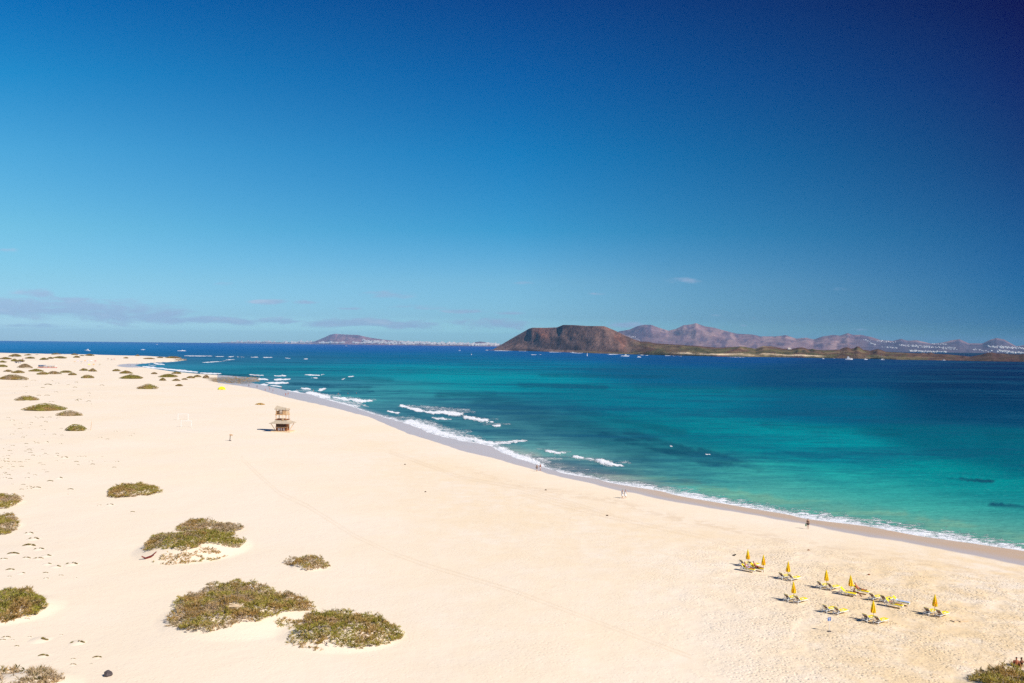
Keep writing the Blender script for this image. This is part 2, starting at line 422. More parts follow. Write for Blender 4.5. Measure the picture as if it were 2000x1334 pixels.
# berm line of trampled, darker sand parallel to the water
bermy = np.interp(PX, [700, 1020, 1180, 1350, 1560, 1700, 1800, 2000], [850, 950, 975, 1020, 1060, 1085, 1100, 1125])
tone = np.exp(-((PY-bermy)/(4+.006*(PX-700)))**2)*sstep(700, 1100, PX)*.40*sstep(.45, .62, fbm(X/1.6, Y/1.1, 3, 5))
for tr in ([(470, 890), (500, 920), (545, 960), (600, 985), (640, 1010), (690, 1042), (760, 1075), (830, 1100), (1000, 1150), (1350, 1280)],
           [(1010, 960), (1120, 990), (1250, 1020), (1370, 1045), (1500, 1085)], [(760, 880), (900, 930), (1020, 952), (1200, 1005)]):
    tx = np.array([q[0] for q in tr], float); ty = np.array([q[1] for q in tr], float)
    for off in (0, 5.5):
        yy = np.interp(PX, tx, ty)+off*((ty.mean()-674)/330)
        tone = np.maximum(tone, np.exp(-((PY-yy)/1.3)**2)*(PX > tx[0])*(PX < tx[-1])*.28*(.4+.9*fbm(X/6, Y/6, 2, 8)))
speck = np.clip(1.0*(1-sstep(180, 420, PX))*sstep(720, 800, PY)*(1-sstep(940, 1010, PY)), 0, 1)
speck = np.maximum(speck, .16); speck = np.maximum(speck, .25*(1-sstep(300, 420, PX))*sstep(1230, 1290, PY))
speck = np.maximum(speck, 1.0*sstep(1350, 1700, PX)*sstep(1085, 1130, PY))
rock = np.maximum(np.exp(-(((PX-455)/52)**4+((PY-743.0+ (PX-455)*-.02)/7.5)**2)), .8*np.exp(-(((PX-352)/16)**2+((PY-703)/2.0)**2)))
rock = np.maximum(rock, .75*np.exp(-((dsh-4)/14)**2)*(PY < 700)*(PX < 380))
remap = -np.ones(len(X), int); kq = keep[Q].all(1); Q2 = Q[kq]; used = np.unique(Q2); remap[used] = np.arange(len(used))
Q2 = remap[Q2]
me = mesh_np('ground', np.stack([X, Y, Z], 1)[used], Q2[:, ::-1], 4, MT['sand'],
             {k: v[used] for k, v in dict(wet=wet, tan=tanw, tramp=tramp, yel=yel, rock=rock, tone=tone, speck=speck).items()}, smooth=True)
ground = tag(link('ground', me), kind='structure', label='pale cream sand beach and low dunes')

# ------------------------------------------------------------------ sea
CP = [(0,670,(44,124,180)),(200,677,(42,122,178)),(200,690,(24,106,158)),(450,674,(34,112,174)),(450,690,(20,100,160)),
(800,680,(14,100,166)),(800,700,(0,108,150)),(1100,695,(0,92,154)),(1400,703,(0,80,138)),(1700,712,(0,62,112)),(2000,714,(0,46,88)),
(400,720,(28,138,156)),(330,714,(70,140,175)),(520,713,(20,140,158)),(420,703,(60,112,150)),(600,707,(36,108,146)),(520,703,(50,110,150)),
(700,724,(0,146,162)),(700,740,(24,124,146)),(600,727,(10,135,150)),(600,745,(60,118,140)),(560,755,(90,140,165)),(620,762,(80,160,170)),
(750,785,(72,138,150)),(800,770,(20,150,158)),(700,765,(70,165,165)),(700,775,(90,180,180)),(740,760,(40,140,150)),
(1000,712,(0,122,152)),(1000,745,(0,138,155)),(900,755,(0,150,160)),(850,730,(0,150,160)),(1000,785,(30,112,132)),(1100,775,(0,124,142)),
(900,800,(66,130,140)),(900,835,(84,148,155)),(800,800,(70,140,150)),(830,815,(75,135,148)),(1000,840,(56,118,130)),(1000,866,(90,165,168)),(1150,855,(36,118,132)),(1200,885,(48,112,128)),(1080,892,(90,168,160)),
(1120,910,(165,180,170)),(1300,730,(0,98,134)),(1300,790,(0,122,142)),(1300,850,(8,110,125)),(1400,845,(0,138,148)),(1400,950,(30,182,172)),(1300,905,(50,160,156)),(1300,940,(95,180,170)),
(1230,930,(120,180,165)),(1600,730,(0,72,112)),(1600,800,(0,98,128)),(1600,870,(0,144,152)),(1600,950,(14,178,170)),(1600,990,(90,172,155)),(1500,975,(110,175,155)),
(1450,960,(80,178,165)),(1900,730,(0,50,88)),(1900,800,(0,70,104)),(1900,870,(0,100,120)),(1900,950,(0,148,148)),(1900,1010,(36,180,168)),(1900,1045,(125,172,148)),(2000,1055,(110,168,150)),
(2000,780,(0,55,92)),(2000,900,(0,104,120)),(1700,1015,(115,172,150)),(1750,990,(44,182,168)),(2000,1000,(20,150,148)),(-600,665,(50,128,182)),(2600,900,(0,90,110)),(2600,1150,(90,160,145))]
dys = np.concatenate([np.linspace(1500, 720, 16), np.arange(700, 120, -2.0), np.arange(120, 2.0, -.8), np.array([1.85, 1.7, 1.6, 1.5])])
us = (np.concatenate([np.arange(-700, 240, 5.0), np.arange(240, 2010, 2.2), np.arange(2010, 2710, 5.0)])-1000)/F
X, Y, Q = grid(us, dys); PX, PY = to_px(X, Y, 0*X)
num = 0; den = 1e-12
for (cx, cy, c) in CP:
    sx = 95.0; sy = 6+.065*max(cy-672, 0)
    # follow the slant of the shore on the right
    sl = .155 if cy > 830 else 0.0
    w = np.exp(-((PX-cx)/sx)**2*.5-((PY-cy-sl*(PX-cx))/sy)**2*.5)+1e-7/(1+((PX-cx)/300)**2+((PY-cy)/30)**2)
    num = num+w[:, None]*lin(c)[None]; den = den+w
WCOL = num/den[:, None]  # darker towards the right: reflection of the dark sky painted into the colour
def seg(x0, y0, x1, y1, t):
    vx, vy = x1-x0, y1-y0; L = vx*vx+vy*vy+1e-9
    s = np.clip(((QX-x0)*vx+(QY-y0)*vy)/L, 0, 1)
    return np.sqrt(((QX-x0-s*vx)*.45)**2+(QY-y0-s*vy)**2)/t, s
QX = PX+(fbm(PX/7, PY/3, 3, 91)-.5)*11; QY = PY+(fbm(PX/6, PY/5, 3, 92)-.5)*np.clip((PY-690)*.035, .3, 4.5)
foam = np.zeros(len(X)); lift = np.zeros(len(X))
dv = np.interp(PX, WX, WY)-PY
wid = np.interp(PX, [590, 700, 800, 960, 1060, 1080, 1200, 1300, 1500, 1700, 1900, 2000], [2, 4, 5, 5, 12, 8, 10, 18, 17, 22, 22, 20])*(.55+.9*fbm(PX/22, PY/200, 3, 77))
fz = np.where((PX > 585) & (dv > -3), np.clip(1.05-np.maximum(dv, 0)/wid, 0, 1), 0)
foam = np.maximum(foam, np.where(fz > 0, .26+fz*.55, 0))
lace = np.interp(PX, [1050, 1080, 1180, 1290, 1330], [0, 24, 28, 14, 6])
foam = np.maximum(foam, np.where((PX > 1050) & (PX < 1330) & (dv > -2), .47*np.clip(1-np.maximum(dv, 0)/np.maximum(lace, 1)*.6, 0, 1)*(dv < lace), 0))
ST = [(782,792,797,796,2,1,0),(797,797,830,804,2.5,1,.3),(830,804,856,807,2.5,.9,.3),(855,805,900,809,3.5,1.1,.4),(845,816,878,818,2,.8,0),(795,793,912,801,4,.5,0),
(909,816,949,823,3.2,1.3,.7),(967,832,975,832,3,1.2,.5),(958,825,960,825,1.2,1,0),(803,824,872,850,6,1.0,.2),(815,824,888,848,10,.60,0),(850,835,930,856,7,.55,0),(640,778,700,790,3,.55,0),(720,805,800,826,2.5,.6,0),(900,812,960,826,4,.42,0),(960,868,1010,884,4,.6,0),(1095,890,1180,902,4,.42,0),(872,850,922,859,4,.9,0),(920,858,965,868,3.6,1.15,.3),(968,866,1026,860,3,.75,0),
(976,877,1010,892,4.5,1.2,.35),(1010,892,1050,904,6,1.1,.25),(1000,885,1070,903,7,.55,0),(757,803,778,807,1.6,1,.15),(1070,882,1092,886,3.2,1.3,.6),(1092,886,1105,885,1.6,.7,0),
(1121,892,1136,895,2.2,1.1,.4),(1140,895,1166,897,1.5,.8,0),(1169,901,1196,909,4.5,1.35,.8),(1190,907,1216,910,2,1,.3),(1379,887,1382,888,1.2,1.0,.2),(1310,871,1313,872,1,1,0),
(486,732,515,733,1.2,1,0),(503,741,520,741,1.2,1,0),(535,734,560,734,1.3,1,.2),(547,731,558,733,1,.8,0),(505,739,521,742,1.4,1,.2),(537,742,565,741,2.2,1.2,.4),(524,748,560,748,2,1.2,.3),
(500,751,510,752.5,1.9,1.1,0),(513,751,522,752,1.7,1,0),(532,753,550,755,1.4,1,0),(597,732,622,733,1.4,1.1,.3),(628,732,632,731,1.4,1,0),(611,738,621,738,1.4,1,0),(668,741,673,739,1.7,1.1,.2),(683,735,693,735,1.5,1,0),
(588,758,604,760,1.6,1,0),(626,763,632,759,1.8,1,0),(602,767,640,776,3.2,1.2,.3),(620,769,645,774,3,.7,0),(655,777,680,781,2.6,1.2,.5),(686,781,706,785,3.4,1.35,.8),(709,784,721,783,2.4,1.2,.4),(645,782,700,794,2.2,.8,0),(690,783,720,795,2,.6,0),
(563,763,590,768,1.2,1,0),(363,695,413,695.5,1.2,1.2,0),(420,696,440,696.5,1,1.1,0),(450,697,455,696,1.2,1.1,0),(460,697,480,697.3,.8,.8,0),(490,697.5,505,697.5,1,1.1,0),(515,698,530,698,1.5,1.2,0),(558,699,566,700,1.1,1,0),(598,701,602,701,1.3,1.2,0),
(400,708,425,706,1.1,.9,0),(425,707,440,704,.8,.7,0),(440,703,458,702,.9,.9,0),(280,716,330,721.5,2.2,1.1,0),(330,721.5,385,727,2.2,1.2,.2),(393,728.5,430,730,1.8,1.1,0),(303,710,320,712,1.6,1,0),(320,707.5,340,706,1,.7,0),(290,713,305,714,1,.7,0),
(965,684.6,1000,684.9,.8,1.2,0),(1015,685.5,1035,685.9,.7,1.1,0),(1075,687.4,1095,688,.8,1.1,0),(1110,688.9,1145,689.6,.7,.9,0),(1185,692.4,1215,691.4,.9,1.1,0),(1250,693.3,1265,694,.7,1,0),(1300,694.6,1330,695.5,.6,.9,0),(1420,697.2,1470,697.6,.6,.9,0),
(1035,692.6,1047,692.6,.8,1,0),(349,685,364,685.2,1.1,1.2,0),(275,683,283,683,.8,.9,0),(305,672.5,309,672.5,.5,.9,0),(378,673,381,673,.5,.8,0),(674,675.6,677,675.6,.5,.8,0),(1212,694.6,1232,694.9,.6,.9,0)]
for s in ST:
    d, q = seg(*s[:5])
    d = d*(1.7 if s[1] < 700 else 1.3 if s[1] < 745 else .88)
    m_ = d < 4
    if not m_.any(): continue
    dd = d[m_]; qq = q[m_]; xs_ = PX[m_]; ys_ = PY[m_]; ln = max(abs(s[2]-s[0]), 3)
    tp = .42+.75*fbm(xs_/max(ln*.12, 2.2)+s[1], ys_/60+s[0], 3, 61)*(.55+.9*np.sin(np.pi*np.clip(qq, .06, .94)))
    dd = dd/np.clip(tp, .15, 1.3)
    foam[m_] = np.maximum(foam[m_], min(s[5], 1)*np.clip(1.0-dd*dd*.5, 0, 1))
    # spent foam trailing seaward
    if s[5] >= 1 and s[4] >= 2.5:
        sea_ = np.clip(1-np.abs((ys_-(s[1]+(s[3]-s[1])*qq))+s[4]*1.3)/(s[4]*1.6), 0, 1); foam[m_] = np.maximum(foam[m_], .50*sea_*(d[m_] < 3.5))
    if s[6]: lift[m_] = np.maximum(lift[m_], .6*s[6]*np.clip(1-dd*dd*.6, 0, 1))
# foam trails drawn out on the reef side of the far point
patch = np.clip(sstep(676, 700, PY), 0, 1)*(1-sstep(880, 1000, PY+0*PX)*sstep(1300, 1500, PX)*.75)
dark = np.zeros(len(X))
for s in [(960,784,1100,828,15,.42),(1100,828,1260,885,18,.45),(1030,815,1200,850,7,.3),(1120,800,1330,845,6,.35),(1230,845,1420,905,6,.6),(860,800,1000,840,9,.3),(1180,850,1400,905,7,.7),(1370,880,1480,915,5,.55),(1878,936,1935,940,3,.8),(1850,934,1880,936,1.6,.5),(1940,986,2020,994,4,.7),
          (1940,850,2100,860,8,.3),(1450,760,1700,768,6,.35),(1020,752,1180,756,4,.5),(1060,733,1300,736,3,.4),(860,772,960,770,5,.5),(640,755,720,757,3,.5),(560,749,640,752,2.2,.7),(665,763,730,764,1.6,.6),(350,729.5,500,732,1.3,1.0),(380,731,505,735,1.2,.8),
          (620,738,760,742,4,.45),(1250,760,1420,764,4,.3),(1500,830,1750,846,6,.35),(1650,880,1760,884,3,.3),(1300,925,1360,945,4,.2),(1350,1000,1420,1008,3,.15),(1600,1000,1720,1004,3,.2),
          (840,824,1000,850,5,.4),(780,800,840,818,4,.35),(990,848,1060,866,4,.3)]:
    d = seg(*s[:5])[0]; dark = np.maximum(dark, s[5]*np.clip(1.15-d*d*.5, 0, 1))
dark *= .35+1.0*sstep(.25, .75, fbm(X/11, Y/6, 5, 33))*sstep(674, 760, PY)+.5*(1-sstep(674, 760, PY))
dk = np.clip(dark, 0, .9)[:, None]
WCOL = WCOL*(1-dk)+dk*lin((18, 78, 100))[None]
mk = np.exp(-((dv-wid*1.1-4)/10)**2)*(PX > 1150)*(.25+.9*sstep(.4, .62, fbm(X/9, Y/3, 4, 41)))
WCOL = WCOL*(1-np.clip(mk, 0, .75)[:, None])+np.clip(mk, 0, .75)[:, None]*lin((124, 180, 152))[None]
mk2 = np.clip(1-np.abs(dv-11)/15, 0, 1)*np.interp(PX, [960, 1060, 1250, 1340], [0, 1, 1, 0])*(.4+.8*fbm(X/7, Y/3, 4, 43))
WCOL = WCOL*(1-np.clip(mk2, 0, .85)[:, None])+np.clip(mk2, 0, .85)[:, None]*lin((190, 186, 172))[None]
mk3 = np.clip(1-dv/9, 0, 1)*(PX > 590)*(PX < 1000)*.7
WCOL = WCOL*(1-mk3[:, None])+mk3[:, None]*lin((176, 190, 200))[None]
WSC = 1.21
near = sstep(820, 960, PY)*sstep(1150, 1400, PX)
zz = lift+.05*np.sin(Y/2.2+fbm(X/30, Y/30, 2, 2)*9)*sstep(900, 100, Y)
ok = ((shore_dist(X, Y) < 12))
kq = ok[Q].all(1); Q2 = Q[kq]; used = np.unique(Q2); remap = -np.ones(len(X), int); remap[used] = np.arange(len(used)); Q2 = remap[Q2]
Tz = np.exp(-HZ_D*np.sqrt(X*X+Y*Y))[:, None]
WCOL = np.maximum(WCOL-HZ_C[None]*(1-Tz)*EXPO*.9, WCOL*.25)/Tz
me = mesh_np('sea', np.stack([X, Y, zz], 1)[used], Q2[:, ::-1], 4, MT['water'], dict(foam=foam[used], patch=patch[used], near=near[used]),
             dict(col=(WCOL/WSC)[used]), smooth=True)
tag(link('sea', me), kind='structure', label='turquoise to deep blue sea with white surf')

# ------------------------------------------------------------------ island and far coast
def hz(px): return 664+.0100*px
def land(name, pxs, shoreY, ridgeD, sil, shape, colf, m, rows=40, gully=.25, seed=0, bumps=()):
    ts = np.concatenate([np.linspace(0, 1, rows), np.linspace(1, 2, rows//2)[1:]])
    V = np.zeros((len(ts), len(pxs), 3)); C = np.zeros((len(ts), len(pxs), 3))
    ph = np.array([shoreY(p) for p in pxs]); D = np.array([ridgeD(p) for p in pxs]); S = np.array([sil(p) for p in pxs])
    for j, p in enumerate(pxs):
        top = at_depth(p, S[j], ph[j]+D[j]); H = max(top[2], 1.0)
        for i, t in enumerate(ts):
            yy = ph[j]+D[j]*t; xx = top[0]/top[1]*yy
            V[i, j] = (xx, yy, H)
    T = np.repeat(ts[:, None], len(pxs), 1); Pg = np.repeat(np.asarray(pxs, float)[None], len(ts), 0)
    sh = shape(np.minimum(T, 2-T), Pg)
    n = fbm(V[..., 0]/(60+D*.05), V[..., 1]/(260+D*.2), 5, seed)-.5
    e = np.clip(1-np.abs(T-1), 0, 1)
    amp = gully*np.sin(np.pi*np.clip(e, 0, 1))
    Hh = V[..., 2]*sh*(1+amp*n*2)
    for (bp, bt, bh, bw) in bumps:
        q = np.sqrt(((Pg-bp)/bw)**2+((T-bt)/.22)**2); Hh = np.maximum(Hh, 0)+bh*np.clip(1-q, 0, 1)**1.1*(T <= 1)
    V[..., 2] = np.where(T <= 0, -2, Hh)
    C = colf(Pg, T, V, n)
    nr, nc = T.shape; i = np.arange(nr-1)[:, None]*nc+np.arange(nc-1)[None]
    Qd = np.stack([i, i+1, i+nc+1, i+nc], -1).reshape(-1, 4)
    me = mesh_np(name, V.reshape(-1, 3), Qd, 4, m, cols=dict(col=C.reshape(-1, 3)), smooth=True)
    return link(name, me), V, ts
def pl(pts):
    a = np.array(pts, float); return lambda p: float(np.interp(p, a[:, 0], a[:, 1]))
LS = pl([(940, 684), (965, 684.2), (1030, 685.7), (1100, 688), (1150, 689.7), (1250, 692.7), (1400, 696.4), (1500, 697.4), (1600, 699.2), (1700, 701), (1750, 702.5), (1850, 704), (1930, 705.5), (2000, 706.8), (2250, 711)])
lsil = pl([(955, 685), (962, 683), (980, 672.5), (1003, 659), (1020, 649.5), (1033, 642), (1040, 640), (1065, 640.3), (1088, 639.3), (1095, 636.5), (1100, 634.5), (1120, 634.8), (1145, 636.5), (1180, 637), (1200, 645), (1220, 655), (1240, 663.5), (1252, 667), (1265, 667.3), (1280, 670.5), (1320, 673), (1360, 675.5), (1400, 679), (1440, 677.5), (1447, 676.5), (1458, 678), (1475, 681), (1490, 675.5), (1505, 676), (1515, 678), (1530, 681), (1548, 681), (1560, 678.5), (1567, 678.5), (1580, 682), (1610, 684), (1640, 683), (1648, 679), (1655, 678), (1662, 681), (1668, 680), (1674, 676.3), (1677, 676.5), (1686, 683), (1700, 685), (1708, 683), (1715, 681.8), (1722, 684), (1730, 687), (1770, 689), (1800, 690), (1850, 692), (1895, 696.5), (1915, 693), (1928, 689), (1937, 688), (1945, 690), (1960, 690.5), (1975, 692), (1990, 692.5), (2000, 691), (2030, 690), (2100, 692), (2200, 700)])
def lshape(T, P):
    vol = 1-sstep(1225, 1275, P)
    a = np.where(T < .2, T*.35, .07+(T-.2)/.8*.93); b = np.clip(T, 0, 1)**.55
    c = np.clip(T, 0, 1)**.95; lf = sstep(1000, 1100, P)
    return vol*(a*lf+c*(1-lf))+(1-vol)*b
def lcol(P, T, V, n):
    base = lin((136, 108, 98)); red = lin((166, 110, 90)); oli = lin((104, 98, 66)); dk = lin((78, 64, 62)); sand = lin((225, 200, 165))
    st = fbm(P/5, T*3, 4, 4)[..., None]; big = fbm(P/28, T*4+9, 3, 14)[..., None]
    C = base*(.72+.55*st) ; C = C+(dk-C)*sstep(.5, .75, big)*.75
    rm = (np.exp(-((P-1058)/17)**2)*sstep(.3, .65, T))[..., None]; C = C+(red-C)*rm*.85
    rm2 = (sstep(.55, .7, fbm(P/14+5, T*2, 3, 24))*sstep(1130, 1200, P))[..., None]; C = C+(red-C)*rm2*.4
    low = (sstep(1215, 1270, P)+ (1-sstep(.12, .28, T))*sstep(1110, 1160, P)*(P < 1270))[..., None]; low = np.clip(low, 0, 1)
    lc = oli*(.55+.7*fbm(P/12, T*6, 4, 44)[..., None]); lc = lc+(lin((105, 78, 66))-lc)*(sstep(.45, .62, fbm(P/30, T*2.5, 3, 54))*.9)[..., None]
    lc = lc+(lin((140, 118, 86))-lc)*(sstep(.5, .66, fbm(P/40+3, T*9, 3, 64))*.6)[..., None]
    lc = lc+(lin((96, 68, 58))-lc)*(sstep(.75, .95, T))[..., None]
    lc = lc+(lin((88, 64, 58))-lc)*(sstep(1760, 1930, P)*.8)[..., None]
    C = C*(1-low)+lc*low
    sd = (((T > .03) & (T < .13))*(sstep(1290, 1360, P)*(1-sstep(1590, 1620, P))))[..., None]*sstep(.3, .5, fbm(P/20, T*30, 2, 6))[..., None]
    C = C+(sand-C)*np.clip(sd*1.2, 0, 1)
    sd2 = np.exp(-(((P-1487)/16)**2+((T-.9)/.07)**2))[..., None]; C = C+(sand-C)*np.clip(sd2, 0, 1)*.8
    return C*.95
lpx = np.arange(953, 2140, 1.5)
bm_ = [(random.uniform(1300, 2100), random.uniform(.3, .8), random.uniform(2, 6), random.uniform(7, 16)) for _ in range(38)]
isl, IV, ITS = land('island', lpx, lambda p: CH*F/(LS(p)-hz(p)), pl([(955, 250), (1000, 420), (1200, 480), (1300, 330), (1600, 260), (2000, 260)]), lsil, lshape, lcol, MT['lava'], 46, .30, 11, bm_)
tag(isl, 'brown flat-topped volcano with a low rocky plain to its right', kind='structure')
LZ = pl([(400, 1.6), (445, 1.65), (600, 1.9), (700, 2.2), (900, 2.8), (1000, 3.3), (1300, 4.5), (1700, 5.6), (2000, 6.4), (2300, 7)])
zs = pl([(425, 669.2), (445, 668), (560, 668.4), (600, 668.6), (615, 666.5), (630, 660.5), (645, 653.5), (655, 652), (680, 653.6), (700, 654.3), (715, 658), (740, 662), (760, 664.5), (800, 667), (850, 669), (900, 670.7), (918, 671), (930, 668), (938, 667), (948, 668.5), (956, 671), (975, 673), (1050, 672), (1150, 668), (1195, 656), (1209, 647), (1230, 643.5), (1245, 636.8), (1260, 634), (1272, 634.5), (1287, 640), (1305, 645.6), (1320, 642.5), (1335, 635), (1350, 633.6), (1359, 631), (1377, 637.5), (1395, 640), (1416, 646), (1439, 651.6), (1470, 653.4), (1485, 657), (1514, 657), (1535, 654.6), (1556, 661.5), (1574, 659.4), (1589, 663), (1607, 657), (1628, 654), (1640, 655.5), (1650, 652.5), (1655, 650.5), (1660, 652), (1667, 654), (1682, 654), (1703, 658.5), (1721, 664.5), (1745, 665.6), (1760, 661.7), (1772, 665.4), (1790, 664.5), (1820, 671.4), (1841, 669), (1859, 664.5), (1874, 662.3), (1892, 670.5), (1919, 670.8), (1934, 663.5), (1946, 660), (1961, 663), (1985, 676.5), (2000, 674), (2050, 672), (2120, 668), (2200, 674)])
def zshape(T, P):
    r = sstep(1650, 1750, P); a = np.clip(T, 0, 1)**1.15; b = np.clip(T, 0, 1)**1.0
    return a*(1-r)+b*r
def zcol(P, T, V, n):
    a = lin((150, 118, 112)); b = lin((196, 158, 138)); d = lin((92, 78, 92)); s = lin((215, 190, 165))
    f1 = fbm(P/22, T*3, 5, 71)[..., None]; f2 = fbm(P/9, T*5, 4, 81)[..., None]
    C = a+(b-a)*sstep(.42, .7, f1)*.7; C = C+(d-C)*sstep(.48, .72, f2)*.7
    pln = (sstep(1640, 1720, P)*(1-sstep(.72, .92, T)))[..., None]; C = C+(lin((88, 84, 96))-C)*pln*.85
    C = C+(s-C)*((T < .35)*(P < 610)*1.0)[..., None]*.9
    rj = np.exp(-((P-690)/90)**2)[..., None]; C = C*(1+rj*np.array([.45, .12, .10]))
    return C*np.array([.80, .82, .98])  # mauve-blue tint puts extra haze into the slope colour
zpx = np.arange(425, 2190, 2.0)
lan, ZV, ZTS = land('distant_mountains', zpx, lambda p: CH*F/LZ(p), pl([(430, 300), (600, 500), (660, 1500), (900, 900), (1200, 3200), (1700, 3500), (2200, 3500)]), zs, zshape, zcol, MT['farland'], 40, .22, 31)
tag(lan, 'hazy mauve volcanic range across the strait', kind='structure')

def on_land(V, ts, pxs, px, py):
    j = int(np.clip(np.searchsorted(pxs, px), 0, len(pxs)-1)); n1 = np.searchsorted(ts, 1.0)+1
    cx, cy = to_px(V[:n1, j, 0], V[:n1, j, 1], V[:n1, j, 2])
    k = int(np.argmin(np.abs(cy-py)))
    if abs(cy[k]-py) > 3: return None
    return V[k, j]

# ------------------------------------------------------------------ houses
def house_mesh(kind):
    mb = MB()
    if kind == 0: mb.box((0, 0, .3), (1, .6, .6)).box((-.2, 0, .75), (.5, .5, .3)).box((.32, .32, .2), (.3, .12, .4))
    elif kind == 1: mb.box((-.2, 0, .25), (.6, .6, .5)).box((.3, .05, .38), (.4, .5, .76)).box((.3, .05, .80), (.44, .54, .06))
    else: mb.box((0, 0, .22), (1, .5, .44)).box((.1, 0, .5), (.7, .42, .14)).box((-.32, 0, .55), (.2, .3, .22))
    wn = MB()
    return mb
def house_proto(kind):
    t = thing('whitewashed_house', 'white flat-roofed building on the far shore', 'building', (0, 0, 0))
    house_mesh(kind).build('wall', MT['build'], t)
    r = MB().box({0: (-.2, 0, .915), 1: (-.2, 0, .515), 2: (.1, 0, .585)}[kind], {0: (.44, .44, .03), 1: (.5, .5, .03), 2: (.6, .36, .03)}[kind]); r.build('roof', MT['roofgrey'], t)
    w = MB()
    for x in (-.35, -.12, .12, .35): w.box((x, -.31, .22), (.09, .03, .12))
    w.build('windows', MT['glass'], t)['kind'] = 'stuff'
    return t
protos = [house_proto(k) for k in range(3)]
clL = [(452, 534, 667.9, 668.9, 18, 3.5), (552, 606, 668.6, 670.2, 20, 4), (624, 670, 669.6, 670.6, 14, 3.5), (690, 720, 669.3, 671, 12, 3), (708, 750, 665.8, 671.7, 44, 3), (750, 840, 667.8, 672.8, 60, 3.4), (840, 915, 670.2, 674, 40, 3.6), (915, 973, 672, 675.6, 32, 4)]
clR = [(1686, 1699, 664, 667, 5, 2), (1698, 1710, 671, 674, 6, 2), (1712, 1748, 666, 670, 14, 2), (1721, 1752, 678.5, 680.5, 9, 2), (1755, 1820, 674, 679, 22, 2.6), (1807, 1865, 677.5, 680.5, 20, 2.4), (1838, 1870, 681.5, 683.2, 7, 2), (1775, 1847, 686, 689.5, 26, 4), (1816, 1849, 672, 673, 9, 2.4), (1926, 2000, 677, 681, 30, 3.6), (1946, 2000, 686, 691, 30, 4), (1900, 1940, 682, 688, 10, 2), (1227, 1251, 657, 664, 7, 1.4)]
cand = []
for side, cl, V, TS, pxs in (('L', clL, ZV, ZTS, zpx), ('R', clR, ZV, ZTS, zpx)):
    for (x0, x1, y0, y1, n, w) in cl:
        for k in range(n):
            f = (k+random.random())/n; px = x0+(x1-x0)*f; py = (y0+(y1-y0)*f)+random.uniform(-1, 1)*(y1-y0)*.35 if side == 'R' else random.uniform(y0, y1)
            sx = random.uniform(.5, 1.4)*w
            p = on_land(V, TS, pxs, px, py)
            if p is None: continue
            cand.append((sx, side, p, px))
cand.sort(key=lambda c: -c[0])
first = set(); nL = 0
for k, (sx, side, p, px) in enumerate(cand[:296]):
    w = (1.25 if side == 'L' else .8)*sx*p[1]/F; kd = random.randrange(3); rz = random.uniform(-.2, .2)
    lab, grp = ('white flat-roofed building in the shore town left of the brown volcano', 'white buildings of the shore town left of the volcano') if side == 'L' else ('small white building on the far slope beyond the plain right of the volcano', 'white buildings on the far slope right of the volcano')
    s = (w, w*.8, w*random.uniform(.7, 1.0))
    if kd not in first:
        o = protos[kd]; first.add(kd); o.location = tuple(p+np.array([0, 0, -s[2]*.05])); o.scale = s; o.rotation_euler = (0, 0, rz); o['label'] = lab; o['group'] = grp
    else: dup(protos[kd], p+np.array([0, 0, -s[2]*.05]), rz, lab, grp, s)
for (x0, x1, y0, y1, n, w_) in clL[3:]+clR:
    for k in range(int(n*1.3)):
        px = random.uniform(x0, x1); f = (px-x0)/(x1-x0)
        p = on_land(ZV, ZTS, zpx, px, random.uniform(y0, y1) if x0 < 1000 else y0+(y1-y0)*f+random.uniform(-1, 1)*(y1-y0)*.4)
        if p is not None: cand.append((w_*random.uniform(.35, .7), 'S', p, px))
mb = MB()
for (sx, side, p, px) in cand[296:]:
    w = 1.3*sx*p[1]/F; mb.box((p[0], p[1], p[2]+w*.25), (w, w*.6, w*.5)); mb.box((p[0]-w*.15, p[1], p[2]+w*.6), (w*.45, w*.5, w*.2))
if len(cand) > 296:
    tag(mb.build('distant_houses', MT['build']), 'many tiny white houses thinly scattered along the far coast', 'houses', kind='stuff')
else: mb.bm.free()
p = at_depth(472, 668.2, CH*F/LZ(472)+60); s = p[1]/F
lh = thing('lighthouse', 'tiny white lighthouse tower on the low pale spit at far left', 'lighthouse', (p[0], p[1], max(p[2], 1)))
MB().bar((0, 0, 0), (0, 0, 3.4*s), 1.1*s, .7*s, 12).build('tower', MT['build'], lh)
MB().bar((0, 0, 3.4*s), (0, 0, 3.6*s), 1.1*s, 1.1*s, 12).build('gallery', MT['roofgrey'], lh)
MB().bar((0, 0, 3.6*s), (0, 0, 4.4*s), .5*s, .5*s, 10).bar((0, 0, 4.4*s), (0, 0, 4.8*s), .6*s, .05*s, 10).build('lantern', MT['build'], lh)
p = on_land(IV, ITS, lpx, 1540, 682.2)
if p is not None:
    s = p[1]/F; cb = thing('island_cottage', 'lone white cottage with a tan roof on the rocky plain of the island', 'building', p)
    MB().box((0, 0, 1*s), (5*s, 3*s, 2.2*s)).box((3.2*s, 0, .6*s), (2.4*s, 2.4*s, 1.4*s)).build('wall', MT['build'], cb)
    MB().loft([[(-2.6*s, -1.6*s, 2.1*s), (2.6*s, -1.6*s, 2.1*s), (2.6*s, 1.6*s, 2.1*s), (-2.6*s, 1.6*s, 2.1*s)], [(-2.2*s, -.1*s, 2.9*s), (2.2*s, -.1*s, 2.9*s), (2.2*s, .1*s, 2.9*s), (-2.2*s, .1*s, 2.9*s)]]).build('roof', MT['woodpale'], cb)
    MB().box((-.8*s, -1.52*s, .8*s), (.7*s, .06*s, 1.0*s)).build('door', MT['wooddark'], cb)

